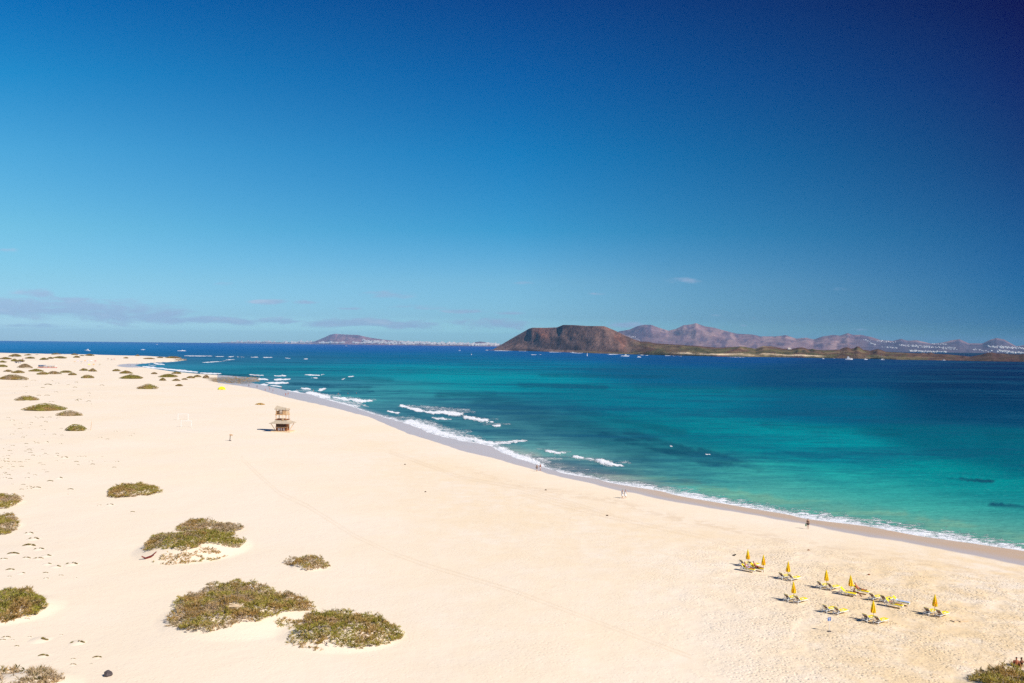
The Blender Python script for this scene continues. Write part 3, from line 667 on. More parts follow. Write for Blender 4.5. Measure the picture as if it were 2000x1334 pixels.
# ------------------------------------------------------------------ boats
def hull(L, Wd, H, sheer=.25):
    rings = []
    for i in range(11):
        t = i/10; x = (t-.5)*L
        w = Wd/2*(1-max(0, (t-.45)/.55)**2.2)*(.85+.15*min(1, t*4)); w = max(w, .02*Wd)
        top = H*(1+sheer*max(0, t-.4)*1.6)
        rings.append([(x, -w, top), (x, -w*.82, .0), (x, -w*.25, -H*.5), (x, w*.25, -H*.5), (x, w*.82, 0), (x, w, top)])
    return MB().loft(rings)
def motor_boat(name, label, px, py, Lpx, rz=0.0, cat='boat', group=None, tall=1.0):
    p = at_z(px, py, 0); L = Lpx*p[1]/F; t = thing(name, label, cat, p, rz, group); W_ = L*.27; H = L*.10*tall
    hull(L, W_, H).build('hull', MT['hull'], t, smooth=False)
    MB().box((-L*.05, 0, H*1.55), (L*.42, W_*.7, H*1.1), taper=.88).build('cabin', MT['hull'], t, bevel=0)
    MB().box((-L*.05, 0, H*1.75), (L*.40, W_*.72, H*.35)).build('window_band', MT['glass'], t)
    MB().box((-L*.10, 0, H*2.5), (L*.22, W_*.55, H*.8), taper=.85).build('bridge', MT['hull'], t)
    MB().bar((-L*.1, 0, H*2.8), (-L*.1, 0, H*4.0), L*.006).build('mast', MT['mast'], t)
    MB().bar((L*.2, -W_*.4, H*1.1), (L*.47, 0, H*1.9), L*.004).bar((L*.2, W_*.4, H*1.1), (L*.47, 0, H*1.9), L*.004).build('railing', MT['mast'], t)
    return t
def sail_boat(name, label, px, py, Lpx, Hpx, rz=0.0, sail=False, group=None):
    p = at_z(px, py, 0); k = p[1]/F; L = Lpx*k; Hm = Hpx*k; t = thing(name, label, 'sailing boat', p, rz, group)
    H = L*.11; hull(L, L*.26, H).build('hull', MT['hull'], t)
    MB().box((-.02*L, 0, H*1.3), (L*.36, L*.13, H*.7), taper=.8).build('cabin', MT['hull'], t)
    MB().bar((.06*L, 0, H), (.06*L, 0, Hm), L*.014, L*.008).build('mast', MT['mast'], t)
    MB().bar((.06*L, 0, H*2.1), (-.40*L, 0, H*2.1), L*.012).build('boom', MT['mast'], t)
    MB().bar((.06*L, 0, Hm*.98), (.49*L, 0, H*1.2), L*.003).bar((.06*L, 0, Hm*.98), (-.49*L, 0, H*1.1), L*.003).build('stay', MT['mast'], t)
    if sail:
        MB().poly([(.045*L, 0, Hm*.96), (-.38*L, .03*L, H*2.4), (.045*L, 0, H*2.4)], L*.01).build('mainsail', MT['sail'], t)
        MB().poly([(.08*L, 0, Hm*.88), (.10*L, .05*L, H*1.8), (.46*L, 0, H*1.5)], L*.01).build('jib', MT['sail'], t)
    else:
        MB().bar((.04*L, 0, H*2.35), (-.38*L, 0, H*2.35), L*.022, L*.014).build('furled_sail', MT['sail'], t)
    return t
motor_boat('motor_yacht', 'white motor yacht off the left end of the beach headland', 170, 685.4, 12, R(170))
motor_boat('motor_boat', 'small white motor boat out beyond the headland reef', 279, 683.6, 5, R(200))
motor_boat('motor_boat', 'low white boat by a whitecap right of the headland boats', 357, 685.2, 9, R(5), tall=.6)
sail_boat('sailing_yacht', 'slim yacht with bare mast in open water left of the volcano', 897.5, 685, 4, 7)
motor_boat('motor_boat', 'short white boat alone in open water left of the volcano', 921, 693, 5, R(80), tall=1.2)
motor_boat('motor_boat', 'small white boat at the left foot of the volcano', 950, 684.8, 6.5, R(170))
motor_boat('motor_boat', 'small white boat close under the volcano, left of the sailing dinghy', 1119, 689.3, 6, R(10))
motor_boat('motor_boat', 'tiny boat against the volcano shore just left of the white sail', 1137.5, 689.6, 2.6, R(60))
sail_boat('sailing_dinghy', 'sailing boat with raised white sail before the volcano', 1147, 695.6, 5.5, 8, R(75), True)
motor_boat('ferry_boat', 'long low white cruiser right of the raised white sail', 1220.5, 696.6, 16, R(178), tall=.9)
sail_boat('sailing_yacht', 'anchored yacht with bare mast right of the long white cruiser', 1248, 698, 8, 10, R(10))
motor_boat('motor_boat', 'thin pale boat with a tan stern wake below the volcano', 1055, 692.7, 6, R(185), tall=.5)
sail_boat('sailing_yacht', 'leftmost bare-masted yacht of those off the rocky plain', 1608, 701, 5, 7, R(20))
motor_boat('motor_yacht', 'large white motor yacht with blue stripe off the rocky plain', 1658, 702.6, 14, R(-8), tall=1.5)
motor_boat('motor_boat', 'tiny white boat between the two yachts off the rocky plain', 1629, 700.3, 2.4)
sail_boat('sailing_yacht', 'bare-masted yacht just right of the large motor yacht', 1691, 702.6, 7.5, 9.5, R(8))
sail_boat('sailing_yacht', 'tallest bare-masted yacht, rightmost of the anchored ones', 1722.5, 703.2, 9.5, 12, R(170))
motor_boat('motor_boat', 'small moored boat close to the dark shore at far right', 1843, 704.2, 7, R(175))

# ------------------------------------------------------------------ people
def skin(name, V, E, Rr, m, parent, sub=1):
    me = bpy.data.meshes.new(name); me.from_pydata([tuple(v) for v in V], E, [])
    o = bpy.data.objects.new(name+'_tmp', me); col.objects.link(o)
    md = o.modifiers.new('s', 'SKIN'); md.use_smooth_shade = True
    for i, r in enumerate(Rr): me.skin_vertices[0].data[i].radius = (r, r) if not isinstance(r, tuple) else r
    me.skin_vertices[0].data[0].use_root = True
    if sub: o.modifiers.new('d', 'SUBSURF').levels = sub; o.modifiers['d'].render_levels = sub
    dg = bpy.context.evaluated_depsgraph_get(); dg.update()
    m2 = bpy.data.meshes.new_from_object(o.evaluated_get(dg)); m2.name = name
    bpy.data.objects.remove(o); bpy.data.meshes.remove(me)
    m2.materials.clear(); m2.materials.append(m)
    for p in m2.polygons: p.use_smooth = True
    return link(name, m2, parent)
POSE = {
 'stand': dict(pel=(0,0,.95), che=(0,0,1.28), nec=(0,0,1.48), hea=(0,-.02,1.66), sh=.19, el=[(-.24,.04,1.14),(.24,.04,1.14)], ha=[(-.24,-.04,.88),(.24,-.04,.88)], kn=[(-.11,-.02,.5),(.11,-.02,.5)], an=[(-.12,.02,.07),(.12,.02,.07)]),
 'walk': dict(pel=(0,0,.93), che=(0,-.02,1.26), nec=(0,-.03,1.46), hea=(0,-.05,1.64), sh=.19, el=[(-.24,-.06,1.13),(.24,.10,1.13)], ha=[(-.22,-.22,.92),(.25,.16,.88)], kn=[(-.10,.04,.5),(.10,-.16,.52)], an=[(-.10,.26,.10),(.10,-.22,.07)]),
 'sit': dict(pel=(0,0,.12), che=(0,.10,.42), nec=(0,.07,.62), hea=(0,.03,.80), sh=.18, el=[(-.27,.16,.36),(.27,-.06,.36)], ha=[(-.30,.30,.08),(.18,-.28,.42)], kn=[(-.13,-.38,.44),(.13,-.38,.44)], an=[(-.12,-.66,.07),(.12,-.66,.07)]),
 'lie': dict(pel=(0,0,.10), che=(0,.36,.13), nec=(0,.56,.18), hea=(0,.72,.24), sh=.18, el=[(-.27,.26,.10),(.27,.26,.10)], ha=[(-.26,.02,.10),(.26,.02,.10)], kn=[(-.11,-.45,.16),(.11,-.45,.12)], an=[(-.11,-.86,.08),(.11,-.86,.08)]),
 'recline': dict(pel=(0,0,.10), che=(0,.26,.32), nec=(0,.36,.50), hea=(0,.42,.68), sh=.18, el=[(-.26,.20,.26),(.26,.20,.26)], ha=[(-.22,-.06,.16),(.22,-.06,.16)], kn=[(-.10,-.45,.14),(.10,-.45,.14)], an=[(-.10,-.88,.08),(.10,-.88,.08)])}
def person(label, loc, rz, pose='stand', skinm='skin', hairm='hair', top=None, legs=None, group=None, female=False, dress=None):
    t = thing('person', label, 'person', loc, rz, group); P = POSE[pose]
    v = lambda a: Vector(a); pel, che, nec, hea = v(P['pel']), v(P['che']), v(P['nec']), v(P['hea'])
    ax = (nec-pel).normalized(); shz = nec-ax*.05
    V = [pel, (pel+che)/2, che, shz, nec+ax*.02, hea, hea+ax*.08]; E = [(0, 1), (1, 2), (2, 3), (3, 4), (4, 5), (5, 6)]
    Rr = [(.15, .11), (.125, .095), (.16, .11), (.12, .08), .052, .092, .075]
    fdir = Vector((0, -1, 0)) if pose in ('stand', 'walk', 'sit') else Vector((0, 0, 1))
    for s in (0, 1):
        sx = -1 if s == 0 else 1
        S = shz+Vector((sx*P['sh'], 0, -.01)); el = v(P['el'][s]); ha = v(P['ha'][s])
        i = len(V); V += [S, el, ha, ha+(ha-el).normalized()*.10]; Rr += [.055, .042, .028, (.042, .018)]; E += [(3, i), (i, i+1), (i+1, i+2), (i+2, i+3)]
        hp = pel+Vector((sx*.09, 0, 0))-ax*.04; kn = v(P['kn'][s]); an = v(P['an'][s]); toe = an+fdir*.17+Vector((0, 0, -.03 if fdir.z == 0 else 0))
        i = len(V); V += [hp, (hp+kn)/2, kn, an, toe]; Rr += [.088, .075, .052, .036, .03]; E += [(0, i), (i, i+1), (i+1, i+2), (i+2, i+3), (i+3, i+4)]
    skin('body', V, E, Rr, MT[skinm], t)
    bk = Vector((0, .03, 0)) if fdir.y else Vector((0, 0, -.03))
    skin('hair', [hea+ax*.015+bk, hea+ax*.085+bk*.6, hea+ax*.11], [(0, 1), (1, 2)], [.098, .09, .05], MT[hairm], t)
    if female: pass
    if top: skin('shirt', [pel+ax*.08, che, shz], [(0, 1), (1, 2)], [(.16, .125), (.175, .125), (.15, .10)], MT[top], t)
    if dress: skin('tunic', [pel-ax*.55, pel-ax*.2, pel, che, shz], [(0, 1), (1, 2), (2, 3), (3, 4)], [(.25, .24), (.24, .22), (.22, .19), (.25, .17), (.23, .13)], MT[dress], t)
    if legs:
        k0 = v(P['kn'][0]); k1 = v(P['kn'][1]); h0 = pel+Vector((-.09, 0, 0))-ax*.04; h1 = pel+Vector((.09, 0, 0))-ax*.04
        skin('shorts', [pel+ax*.04, h0, h0.lerp(k0, .6), h1, h1.lerp(k1, .6)], [(0, 1), (1, 2), (0, 3), (3, 4)], [(.165, .125), .10, .10, .10, .10], MT[legs], t)
    return t

p = at(1578, 1033.5)
pm = person('person in a black top facing the sea with a green bag', p, R(150), 'stand', 'skin', 'hairbrown', top='black', legs='black')
MB().box((.33, -.02, .68), (.16, .34, .42), taper=.8).build('bag', MT['green']).matrix_world = Matrix.Translation(tuple(p))@Matrix.Rotation(R(150), 4, 'Z')
bpy.data.objects['bag'].name = 'shoulder_bag'; tag(bpy.data.objects['shoulder_bag'], 'green bag held beside the legs of the person in black', 'bag')
person('bare-chested walker in dark shorts, left of the couple on wet sand', at(1048.5, 921), R(130), 'walk', 'skin', 'hairbrown', top='khaki', legs='black')
person('tanned walker with white towel at the waist, right of the couple on wet sand', at(1055, 920), R(130), 'walk', 'skinred', 'hair', legs='wcloth')
person('walker in a white outfit and green cap, left of the white-clad pair', at(1215.5, 973.5), R(120), 'stand', 'skin', 'green', dress='wcloth', legs='wcloth')
person('dark-haired walker in a white outfit, right of the white-clad pair', at(1221.5, 973.5), R(120), 'walk', 'skin', 'hair', dress='wcloth')
far_p = [(486, 755.5, 'black', 'stand', 'dark figure on wet sand nearest the rock shelf'), (502, 757.5, 'black', 'walk', 'dark figure on wet sand, second from the rock shelf'),
 (518, 764.5, 'skinred', 'walk', 'bather in red-brown swimwear at the dry edge left of the tower pair'), (527, 763, 'skin', 'stand', 'bather on wet sand, middle of the trio beyond the watchtower'), (533, 765.5, 'skin', 'walk', 'bather on wet sand, rightmost of the trio beyond the watchtower'),
 (525.5, 758.5, 'skinred', 'stand', 'bather wading by the small foam lines beyond the trio'), (558, 773.5, 'skinred', 'walk', 'left bather of the pair on grey wet sand above the watchtower'), (562.5, 772, 'skin', 'walk', 'right bather of the pair on grey wet sand above the watchtower'),
 (549, 760, 'skin', 'stand', 'bather in ankle-deep water between the trio and the surf')]
for (x, y, s, ps, lb) in far_p:
    person(lb, at(x, y), random.uniform(0, 6), ps, s if s in MT and s != 'black' else 'skintan', 'hair', legs='black' if s == 'black' else 'red' if random.random() < .5 else 'blue', top='black' if s == 'black' else None, group='bathers on the wet sand')
sw = person('swimmer waist-deep in turquoise water, leftmost beyond the breakers', at_z(633, 765, -.95), 1.0, 'stand', 'skinred', 'hair', group='swimmers beyond the breakers')
for (x, y, lb) in [(660.5, 773, 'swimmer waist-deep behind the breaking wave, second from left'), (679.5, 772.5, 'swimmer waist-deep in turquoise water, third from left'), (696, 772, 'rightmost swimmer waist-deep in turquoise water'),
                   (612, 766, 'swimmer at the foam edge nearest the wet sand')]:
    dup(sw, at_z(x, y, -.95), random.uniform(0, 6), lb)
cv = person('tiny figure standing at the head of the distant cove', at(250, 713), 0, 'stand', 'skintan', 'hair', legs='red', group='people in the distant cove')
for (x, y, lb) in [(255, 714.5, 'tiny figure on the wet sand at the head of the distant cove'), (267, 710.5, 'tiny figure on the far bank of the distant cove'), (277, 710, 'second tiny figure on the far bank of the distant cove'), (329, 717, 'wader in the middle of the distant cove'),
                   (353, 727, 'tiny figure on the near bank of the distant cove'), (301, 706.5, 'tiny figure on the spit beyond the cove'), (425, 733, 'tiny figure standing on the sand before the rock shelf')]:
    q = at(x, y) if y != 717 else at_z(x, y, -.9); dup(cv, q, random.uniform(0, 6), lb)

# ------------------------------------------------------------------ loungers and parasols
def lounger_proto(back=42):
    t = thing('sun_lounger', 'yellow sun lounger', 'sun lounger')
    zt = .36
    # +X = foot end
    MB().box((.35, .30, zt-.03), (1.30, .05, .06)).box((.35, -.30, zt-.03), (1.30, .05, .06)).box((.99, 0, zt-.03), (.05, .60, .06)).box((-.29, 0, zt-.035), (.05, .60, .05)).box((-.62, .30, zt-.05), (.64, .045, .05)).box((-.62, -.30, zt-.05), (.64, .045, .05)).box((-.93, 0, zt-.05), (.05, .6, .05)).build('frame', MT['white'], t)
    for sx in (.86, -.72):
        for sy in (.29, -.29): MB().bar((sx, sy, zt-.05), (sx+(.10 if sx > 0 else -.06), sy*1.05, 0), .032, .026).build('leg', MT['white'], t)
    MB().box((.36, 0, zt+.03), (1.26, .56, .07)).build('seat_cushion', MT['ycush'], t, bevel=.015)
    a = R(back); L = .66; c = Vector((-.28-math.cos(a)*L/2, 0, zt+.04+math.sin(a)*L/2))
    MB().box(c+Vector((0, 0, .03)), (L, .56, .04), (0, a, 0)).build('back_cushion', MT['ycush'], t, bevel=.008)
    MB().box(c+Vector((-.02, 0, -.012)), (L*.96, .52, .02), (0, a, 0)).build('back_shade_panel', MT['backshade'], t)  # added panel: shade on the back cushion's rear painted as brown
    mb = MB()
    for sy in (.29, -.29): mb.bar((-.28, sy, zt), (-.28-math.cos(a)*L, sy, zt+math.sin(a)*L), .025)
    mb.bar((-.28-math.cos(a)*L, -.29, zt+math.sin(a)*L), (-.28-math.cos(a)*L, .29, zt+math.sin(a)*L), .025)
    for sy in (.29, -.29): mb.bar((-.28-math.cos(a)*L*.7, sy, zt+math.sin(a)*L*.7), (-.70, sy, zt-.04), .016)
    mb.build('back_frame', MT['white'], t)
    mb = MB()
    for sy in (.35, -.35): mb.box((-.05, sy, zt+.20), (.42, .045, .03)); mb.bar((.12, sy, zt+.2), (.12, sy, zt-.03), .018); mb.bar((-.2, sy, zt+.2), (-.2, sy, zt-.03), .018)
    mb.build('armrest', MT['white'], t)
    return t
def parasol_proto():
    t = thing('closed_parasol', 'closed yellow parasol', 'parasol')
    MB().bar((0, 0, 0), (0, 0, 2.30), .028, .024).build('pole', MT['pole'], t)
    rings = []
    for (z, r, am) in ((.98, .16, .28), (1.05, .18, .26), (1.25, .18, .24), (1.5, .15, .22), (1.75, .12, .2), (2.0, .08, .15), (2.2, .045, .1), (2.3, .02, 0)):
        r = r*1.22; rings.append([((r*(1+am*(1 if k % 2 else -1)))*math.cos(k*math.pi/8+z*.5), (r*(1+am*(1 if k % 2 else -1)))*math.sin(k*math.pi/8+z*.5), z) for k in range(16)])
    c = MB().loft(rings).build('folded_canopy', MT['yellow'], t)
    c.data.materials.append(MT['orange'])
    for f in c.data.polygons:
        if int((math.atan2(f.center[1], f.center[0])+7)*8/math.pi) % 4 == 0: f.material_index = 1
    MB().bar((0, 0, 1.55), (0, 0, 1.60), .135, .13, 10).build('tie_strap', MT['orange'], t)
    MB().bar((0, 0, 2.3), (0, 0, 2.40), .02, .006).build('finial', MT['pole'], t)
    return t
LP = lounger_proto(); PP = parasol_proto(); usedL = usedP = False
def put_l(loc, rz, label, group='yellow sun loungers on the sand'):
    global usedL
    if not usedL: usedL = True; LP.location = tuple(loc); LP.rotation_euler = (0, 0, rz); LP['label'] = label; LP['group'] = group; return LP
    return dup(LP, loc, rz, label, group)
def put_p(loc, label, s=1.0):
    global usedP
    g = 'closed yellow parasols'
    if not usedP: usedP = True; o = PP; o.location = tuple(loc); o['label'] = label; o['group'] = g
    else: o = dup(PP, loc, random.uniform(0, 6), label, g)
    o.rotation_euler = (R(random.uniform(-2, 2)), R(random.uniform(-2, 2)), random.uniform(0, 6)); return o
def ground_at(x, y): return np.array([x, y, float(height(np.array([x]), np.array([y]))[0])])
rz_sea = math.atan2(.52, .85)
def pair(px, py, name, umb=None, rz=rz_sea, umbname=None):
    p = at(px, py); off = np.array([.95, -.70])
    a = ground_at(p[0]-off[0]/2, p[1]-off[1]/2); b = ground_at(p[0]+off[0]/2, p[1]+off[1]/2)
    put_l(a, rz+R(random.uniform(-3, 3)), 'yellow lounger, farther of the pair '+name)
    put_l(b, rz+R(random.uniform(-3, 3)), 'yellow lounger, nearer of the pair '+name)
    if umb: put_p(ground_at(p[0]-.12, p[1]+.05), umbname)
pair(1541, 1132, 'under the third parasol of the back row', True, umbname='closed parasol between two empty loungers, third along the back row')
pair(1553, 1175, 'under the parasol at the left of the front row', True, umbname='closed parasol between two empty loungers, left of the front row')
pair(1617, 1150, 'under the slim parasol left of the seated sunbather', True, umbname='slim brownish closed parasol left of the seated sunbather')
pair(1630, 1197, 'without parasol directly behind the blue sign')
pair(1720, 1173.5, 'without parasol right of the seated sunbather')
pair(1708, 1215, 'under the parasol at the bottom middle', True, umbname='closed parasol nearest the bottom, right of the blue sign')
pair(1828, 1202, 'under the parasol standing apart at the far right', True, umbname='closed parasol standing apart at the far right')
# first group: two empty loungers behind, one occupied in front
pair(1463, 1106.5, 'under the leftmost parasol behind the lying sunbathers', True, umbname='leftmost closed parasol of the group on the sand')
put_p(at(1491, 1118), 'tall closed parasol with its whole pole bare, second from left')
rz_sun = math.atan2(-.62, .80)
def occ(px, py, lab):
    p = at(px, py); return put_l(p, rz_sun, lab), p
l1, p1 = occ(1460, 1116, 'lounger with a lying sunbather, nearest the second parasol')
l1b, p1b = occ(1477, 1114.5, 'lounger with an orange towel beside the tall bare pole')
def on_lounger(p, rz, dx=0, dy=0, dz=.42):
    return (p[0]+dx*math.cos(rz)-dy*math.sin(rz), p[1]+dx*math.sin(rz)+dy*math.cos(rz), p[2]+dz)
person('sunbather lying on the left lounger beside the second parasol', on_lounger(p1, rz_sun, .05), rz_sun+R(90), 'recline', 'skinred', 'hair', top='lav', legs='lav')
person('pink-skinned sunbather lying on the right lounger beside the second parasol', on_lounger(p1b, rz_sun, .05), rz_sun+R(90), 'recline', 'skinred', 'hairbrown', legs='red')
put_p(ground_at(*(at(1662, 1161)[:2])), 'closed parasol beside the seated dark-haired sunbather')
l6, p6 = occ(1655, 1163, 'empty white-framed lounger in front of the seated sunbather')
l6b, p6b = occ(1680, 1159, 'lounger on which the dark-haired sunbather sits')
person('dark-haired sunbather sitting upright with legs stretched on a lounger', on_lounger(p6b, rz_sun, -.15), rz_sun+R(90), 'recline', 'skinred', 'hair', legs='black')
person('bronzed bather seated low on the sand before the dark-haired sunbather', at(1669.5, 1163), R(60), 'sit', 'skintan', 'hairbrown', legs='red')
l8, p8 = occ(1745, 1186, 'empty yellow lounger in front of the towel-draped one')
l8b, p8b = occ(1758, 1181, 'lounger draped with a blue and white towel')
tw = MB()
for i in range(7):
    x0, x1 = -.80+i*.26, -.80+(i+1)*.26
    za = .46+max(0, (-.28-x0))*.80; zb = .46+max(0, (-.28-x1))*.80
    tw.poly([(x0, -.27, za), (x1, -.27, zb), (x1, .27, zb), (x0, .27, za)], .02)
o = tw.build('striped_towel', MT['bluetowel'], loc=p8b); o.rotation_euler = (0, 0, rz_sun); tag(o, 'blue and white striped towel draped over a raised lounger', 'towel')
person('sunbather half hidden lying beside the blue towel', on_lounger(p8, rz_sun, 0), rz_sun+R(90), 'lie', 'skin', 'hairbrown', legs='khaki')
# faint low items at the right end
for x, lb in ((1868, 'pale yellow folded mat lying flat right of the far-right parasol'), (1880, 'second pale yellow mat lying flat at the right edge')):
    p = at(x, 1213); o = MB().box((0, 0, .05), (1.2, .5, .06)).box((-.45, 0, .10), (.3, .48, .05)).build('beach_mat', MT['woodpale'], loc=p); tag(o, lb, 'mat', 'beach mats'); o.rotation_euler = (0, 0, .4)
# sign
p = at(1619.5, 1233.5); sg = thing('notice_sign', 'small blue notice on a thin white post in front of the loungers', 'sign', p, R(10))
MB().bar((0, 0, 0), (0, 0, 1.35), .022).build('post', MT['white'], sg); MB().box((0, 0, 1.28), (.36, .03, .34)).build('panel', MT['blue'], sg)
MB().box((0, -.018, 1.34), (.22, .006, .035)).build('white_marking', MT['white'], sg)
MB().box((0, 0, .03), (.35, .3, .06)).build('base', MT['stone'], sg)
# small dark bits beside
for (x, y, nm, lb, m, s) in [(1433, 1085.5, 'beach_bag', 'small dark bag on the sand left of the leftmost parasol', 'black', .28), (1436, 1084, 'beach_bag', 'second dark bag on the sand left of the leftmost parasol', 'black', .22), (1697, 1123, 'driftwood_piece', 'red-brown driftwood on trampled sand above the loungers', 'woodred', .25), (1579, 1075, 'stone', 'small brown stone on the berm below the person in black', 'woodred', .25), (791, 907.5, 'stone', 'small dark stone on smooth sand below the surf', 'wooddark', .3), (831, 961, 'stone', 'tiny stone on smooth sand in mid beach', 'wooddark', .28), (1186, 1007.5, 'stone', 'tiny olive stone below the white-clad walkers', 'wooddark', .3), (1066, 957.5, 'stone', 'tiny olive stone below the couple on wet sand', 'wooddark', .3)]:
    p = at(x, y); mb = MB(); rr = [[(s*(.5+.1*math.sin(k*2.1+z))*math.cos(k*.785)*w*1.3, s*(.5+.1*math.cos(k*1.7))*math.sin(k*.785)*w, s*z) for k in range(8)] for z, w in ((-.1, 1), (.25, 1), (.5, .75), (.62, .3))]
    tag(mb.loft(rr).build(nm, MT[m], loc=p), lb, nm.split('_')[-1] if nm != 'driftwood_piece' else 'driftwood')

# ------------------------------------------------------------------ watch tower
p = at(552, 842.5); s = p[1]/F*1.0
tw = thing('beach_watchtower', 'two-storey wooden lifeguard tower with thatched canopy over a brown kiosk', 'lifeguard tower', p, R(-6))
k = s  # metres per photograph pixel
def m3(x, y, z): return (x*k, y*k, z*k)
MB().box(m3(0.5, 0, .8), m3(38, 30, 1.6)).build('deck', MT['woodpale'], tw)
MB().box(m3(-.5, 1, 9), m3(21, 16, 14.6)).build('kiosk_wall', MT['woodred'], tw)
MB().box(m3(0, -7.8, 12.6), m3(18.5, .8, 5.6)).build('serving_hatch', MT['wooddark'], tw)
MB().box(m3(1, -9.6, 9.2), m3(24, 3.6, .8)).build('counter', MT['woodpale'], tw)
MB().box(m3(1, -8.6, 5.2), m3(22, 1.4, 7.0), taper=1.0).build('counter_front', MT['woodred'], tw)
for x, w in ((-3.8, 3.6), (1.2, 2.6), (6.3, 3.2)): MB().box(m3(x, -9.5, 4.9), m3(w, .3, 4.4)).build('poster', MT['poster'], tw)
ew, ed = 21, 17
MB().loft([[m3(-ew, -ed, 16.2), m3(ew, -ed, 16.2), m3(ew, ed, 16.2), m3(-ew, ed, 16.2)], [m3(-ew, -ed, 17), m3(ew, -ed, 17), m3(ew, ed, 17), m3(-ew, ed, 17)], [m3(-14, -11, 20), m3(13, -11, 20), m3(13, 11, 20), m3(-14, 11, 20)], [m3(-12, -9, 22.4), m3(11, -9, 22.4), m3(11, 9, 22.4), m3(-12, 9, 22.4)]]).build('canopy_roof', MT['thatch'], tw)
for sx in (-1, 1):
    for sy in (-1, 1): MB().bar(m3(sx*11.5, sy*8.5, 3.0), m3(sx*(ew-3), sy*(ed-3), 16.2), .55*k).build('brace', MT['wood'], tw)
for sx in (-10.5, 9.5):
    for sy in (-7.5, 7.5): MB().bar(m3(sx, sy, 21), m3(sx, sy, 45), .75*k).build('tower_post', MT['wood'], tw)
MB().box(m3(-.5, 0, 23.6), m3(24, 18, .8)).build('lower_floor', MT['woodred'], tw)
MB().box(m3(-.5, 0, 33.2), m3(23, 17.4, 1.6)).build('upper_floor', MT['wood'], tw)
rl = MB()
for z in (36.4, 39.8):
    rl.bar(m3(-10.5, -7.5, z), m3(9.5, -7.5, z), .5*k); rl.bar(m3(-10.5, 7.5, z), m3(9.5, 7.5, z), .5*k); rl.bar(m3(-10.5, -7.5, z), m3(-10.5, 7.5, z), .5*k)
rl.bar(m3(-10.5, -7.5, 26), m3(9.5, -7.5, 26), .4*k)
rl.build('railing', MT['wood'], tw)
MB().box(m3(-10.7, 0, 36.8), m3(.5, 14, 5.5)).build('side_board', MT['woodred'], tw)
MB().box(m3(5.6, -8.2, 37.8), m3(5.6, .6, 8.2)).build('front_board', MT['wood'], tw)
MB().box(m3(2.0, -5.5, 38.2), m3(1.4, 3, 8)).build('cabin_wall', MT['wooddark'], tw)
MB().loft([[m3(11.6+3.0*math.cos(q), -8+w, 37+4*math.sin(q)) for q in [i*math.pi/6 for i in range(12)]] for w in (0, .8)]).build('round_board', MT['woodpale'], tw)
ld = MB()
for sx in (3, 6): ld.bar(m3(sx, -10, 21), m3(sx-2, -8.5, 33.5), .35*k)
for i in range(6): ld.bar(m3(3-i*.35, -10+i*.25, 22+i*2), m3(6-i*.35, -10+i*.25, 22+i*2), .25*k)
ld.build('ladder', MT['woodpale'], tw)
MB().loft([[m3(-13.5, -9.5, 43.4), m3(11, -9.5, 42.0), m3(11, 9.5, 42.0), m3(-13.5, 9.5, 43.4)], [m3(-13.5, -9.7, 44.2), m3(11.5, -9.7, 42.8), m3(11.5, 9.7, 42.8), m3(-13.5, 9.7, 44.2)], [m3(-12.2, -.6, 50), m3(6, -.6, 46.2), m3(6, .6, 46.2), m3(-12.2, .6, 50)]]).build('gable_roof', MT['thatch'], tw)

# ------------------------------------------------------------------ other beach furniture
def goal(px, py, label):
    p = at(px, py); t = thing('football_goal', label, 'goal', p, R(8), 'white beach football goals'); w = 19*p[1]/F; h = 12*p[1]/F; r = .07
    MB().bar((-w/2, 0, 0), (-w/2, 0, h), r).build('post', MT['white'], t); MB().bar((w/2, 0, 0), (w/2, 0, h), r).build('post', MT['white'], t)
    MB().bar((-w/2-r, 0, h), (w/2+r, 0, h), r).build('crossbar', MT['white'], t)
    MB().bar((-w/2, 0, h), (-w/2, 1.4, 0), .03).bar((w/2, 0, h), (w/2, 1.4, 0), .03).build('back_stay', MT['white'], t); return t
goal(357.5, 820.5, 'white goal frame standing behind the other one on the sand')
goal(363.5, 834, 'white goal frame nearer the viewer of the two on the sand')
p = at(449, 861); t = thing('marker_post', 'short dark post with a small crooked board left of the tower', 'post', p)
MB().bar((0, 0, 0), (.1, 0, 1.7), .10).build('post', MT['wooddark'], t); MB().box((.35, -.1, 1.75), (.9, .1, .35), (0, R(8), 0)).build('board', MT['wood'], t); MB().box((0, 0, .08), (.8, .6, .25), taper=.6).build('footing', MT['stone'], t)
p = at(177, 840); tag(MB().bar((0, 0, 0), (.3, 0, 2.6), .07, .05).bar((.3, 0, 2.6), (.35, 0, 2.75), .07, .02).build('thin_stake', MT['wood'], loc=p), 'thin leaning stake on bare sand right of a small bush', 'stake')
p = at(433, 761); t = thing('beach_shelter', 'bright yellow pop-up shelter on the sand before the rock shelf', 'beach tent', p, .4)
MB().loft([[(r*math.cos(a)*1.15, r*math.sin(a), z) for a in [i*math.pi/7 for i in range(14)]] for r, z in ((2.0, 0), (1.95, .6), (1.65, 1.2), (1.1, 1.7), (.4, 1.95))]).build('canopy', MT['ytent'], t, smooth=True)
MB().box((.1, -1.98, .45), (1.3, .2, .8), taper=.7).build('opening', MT['orange'], t)
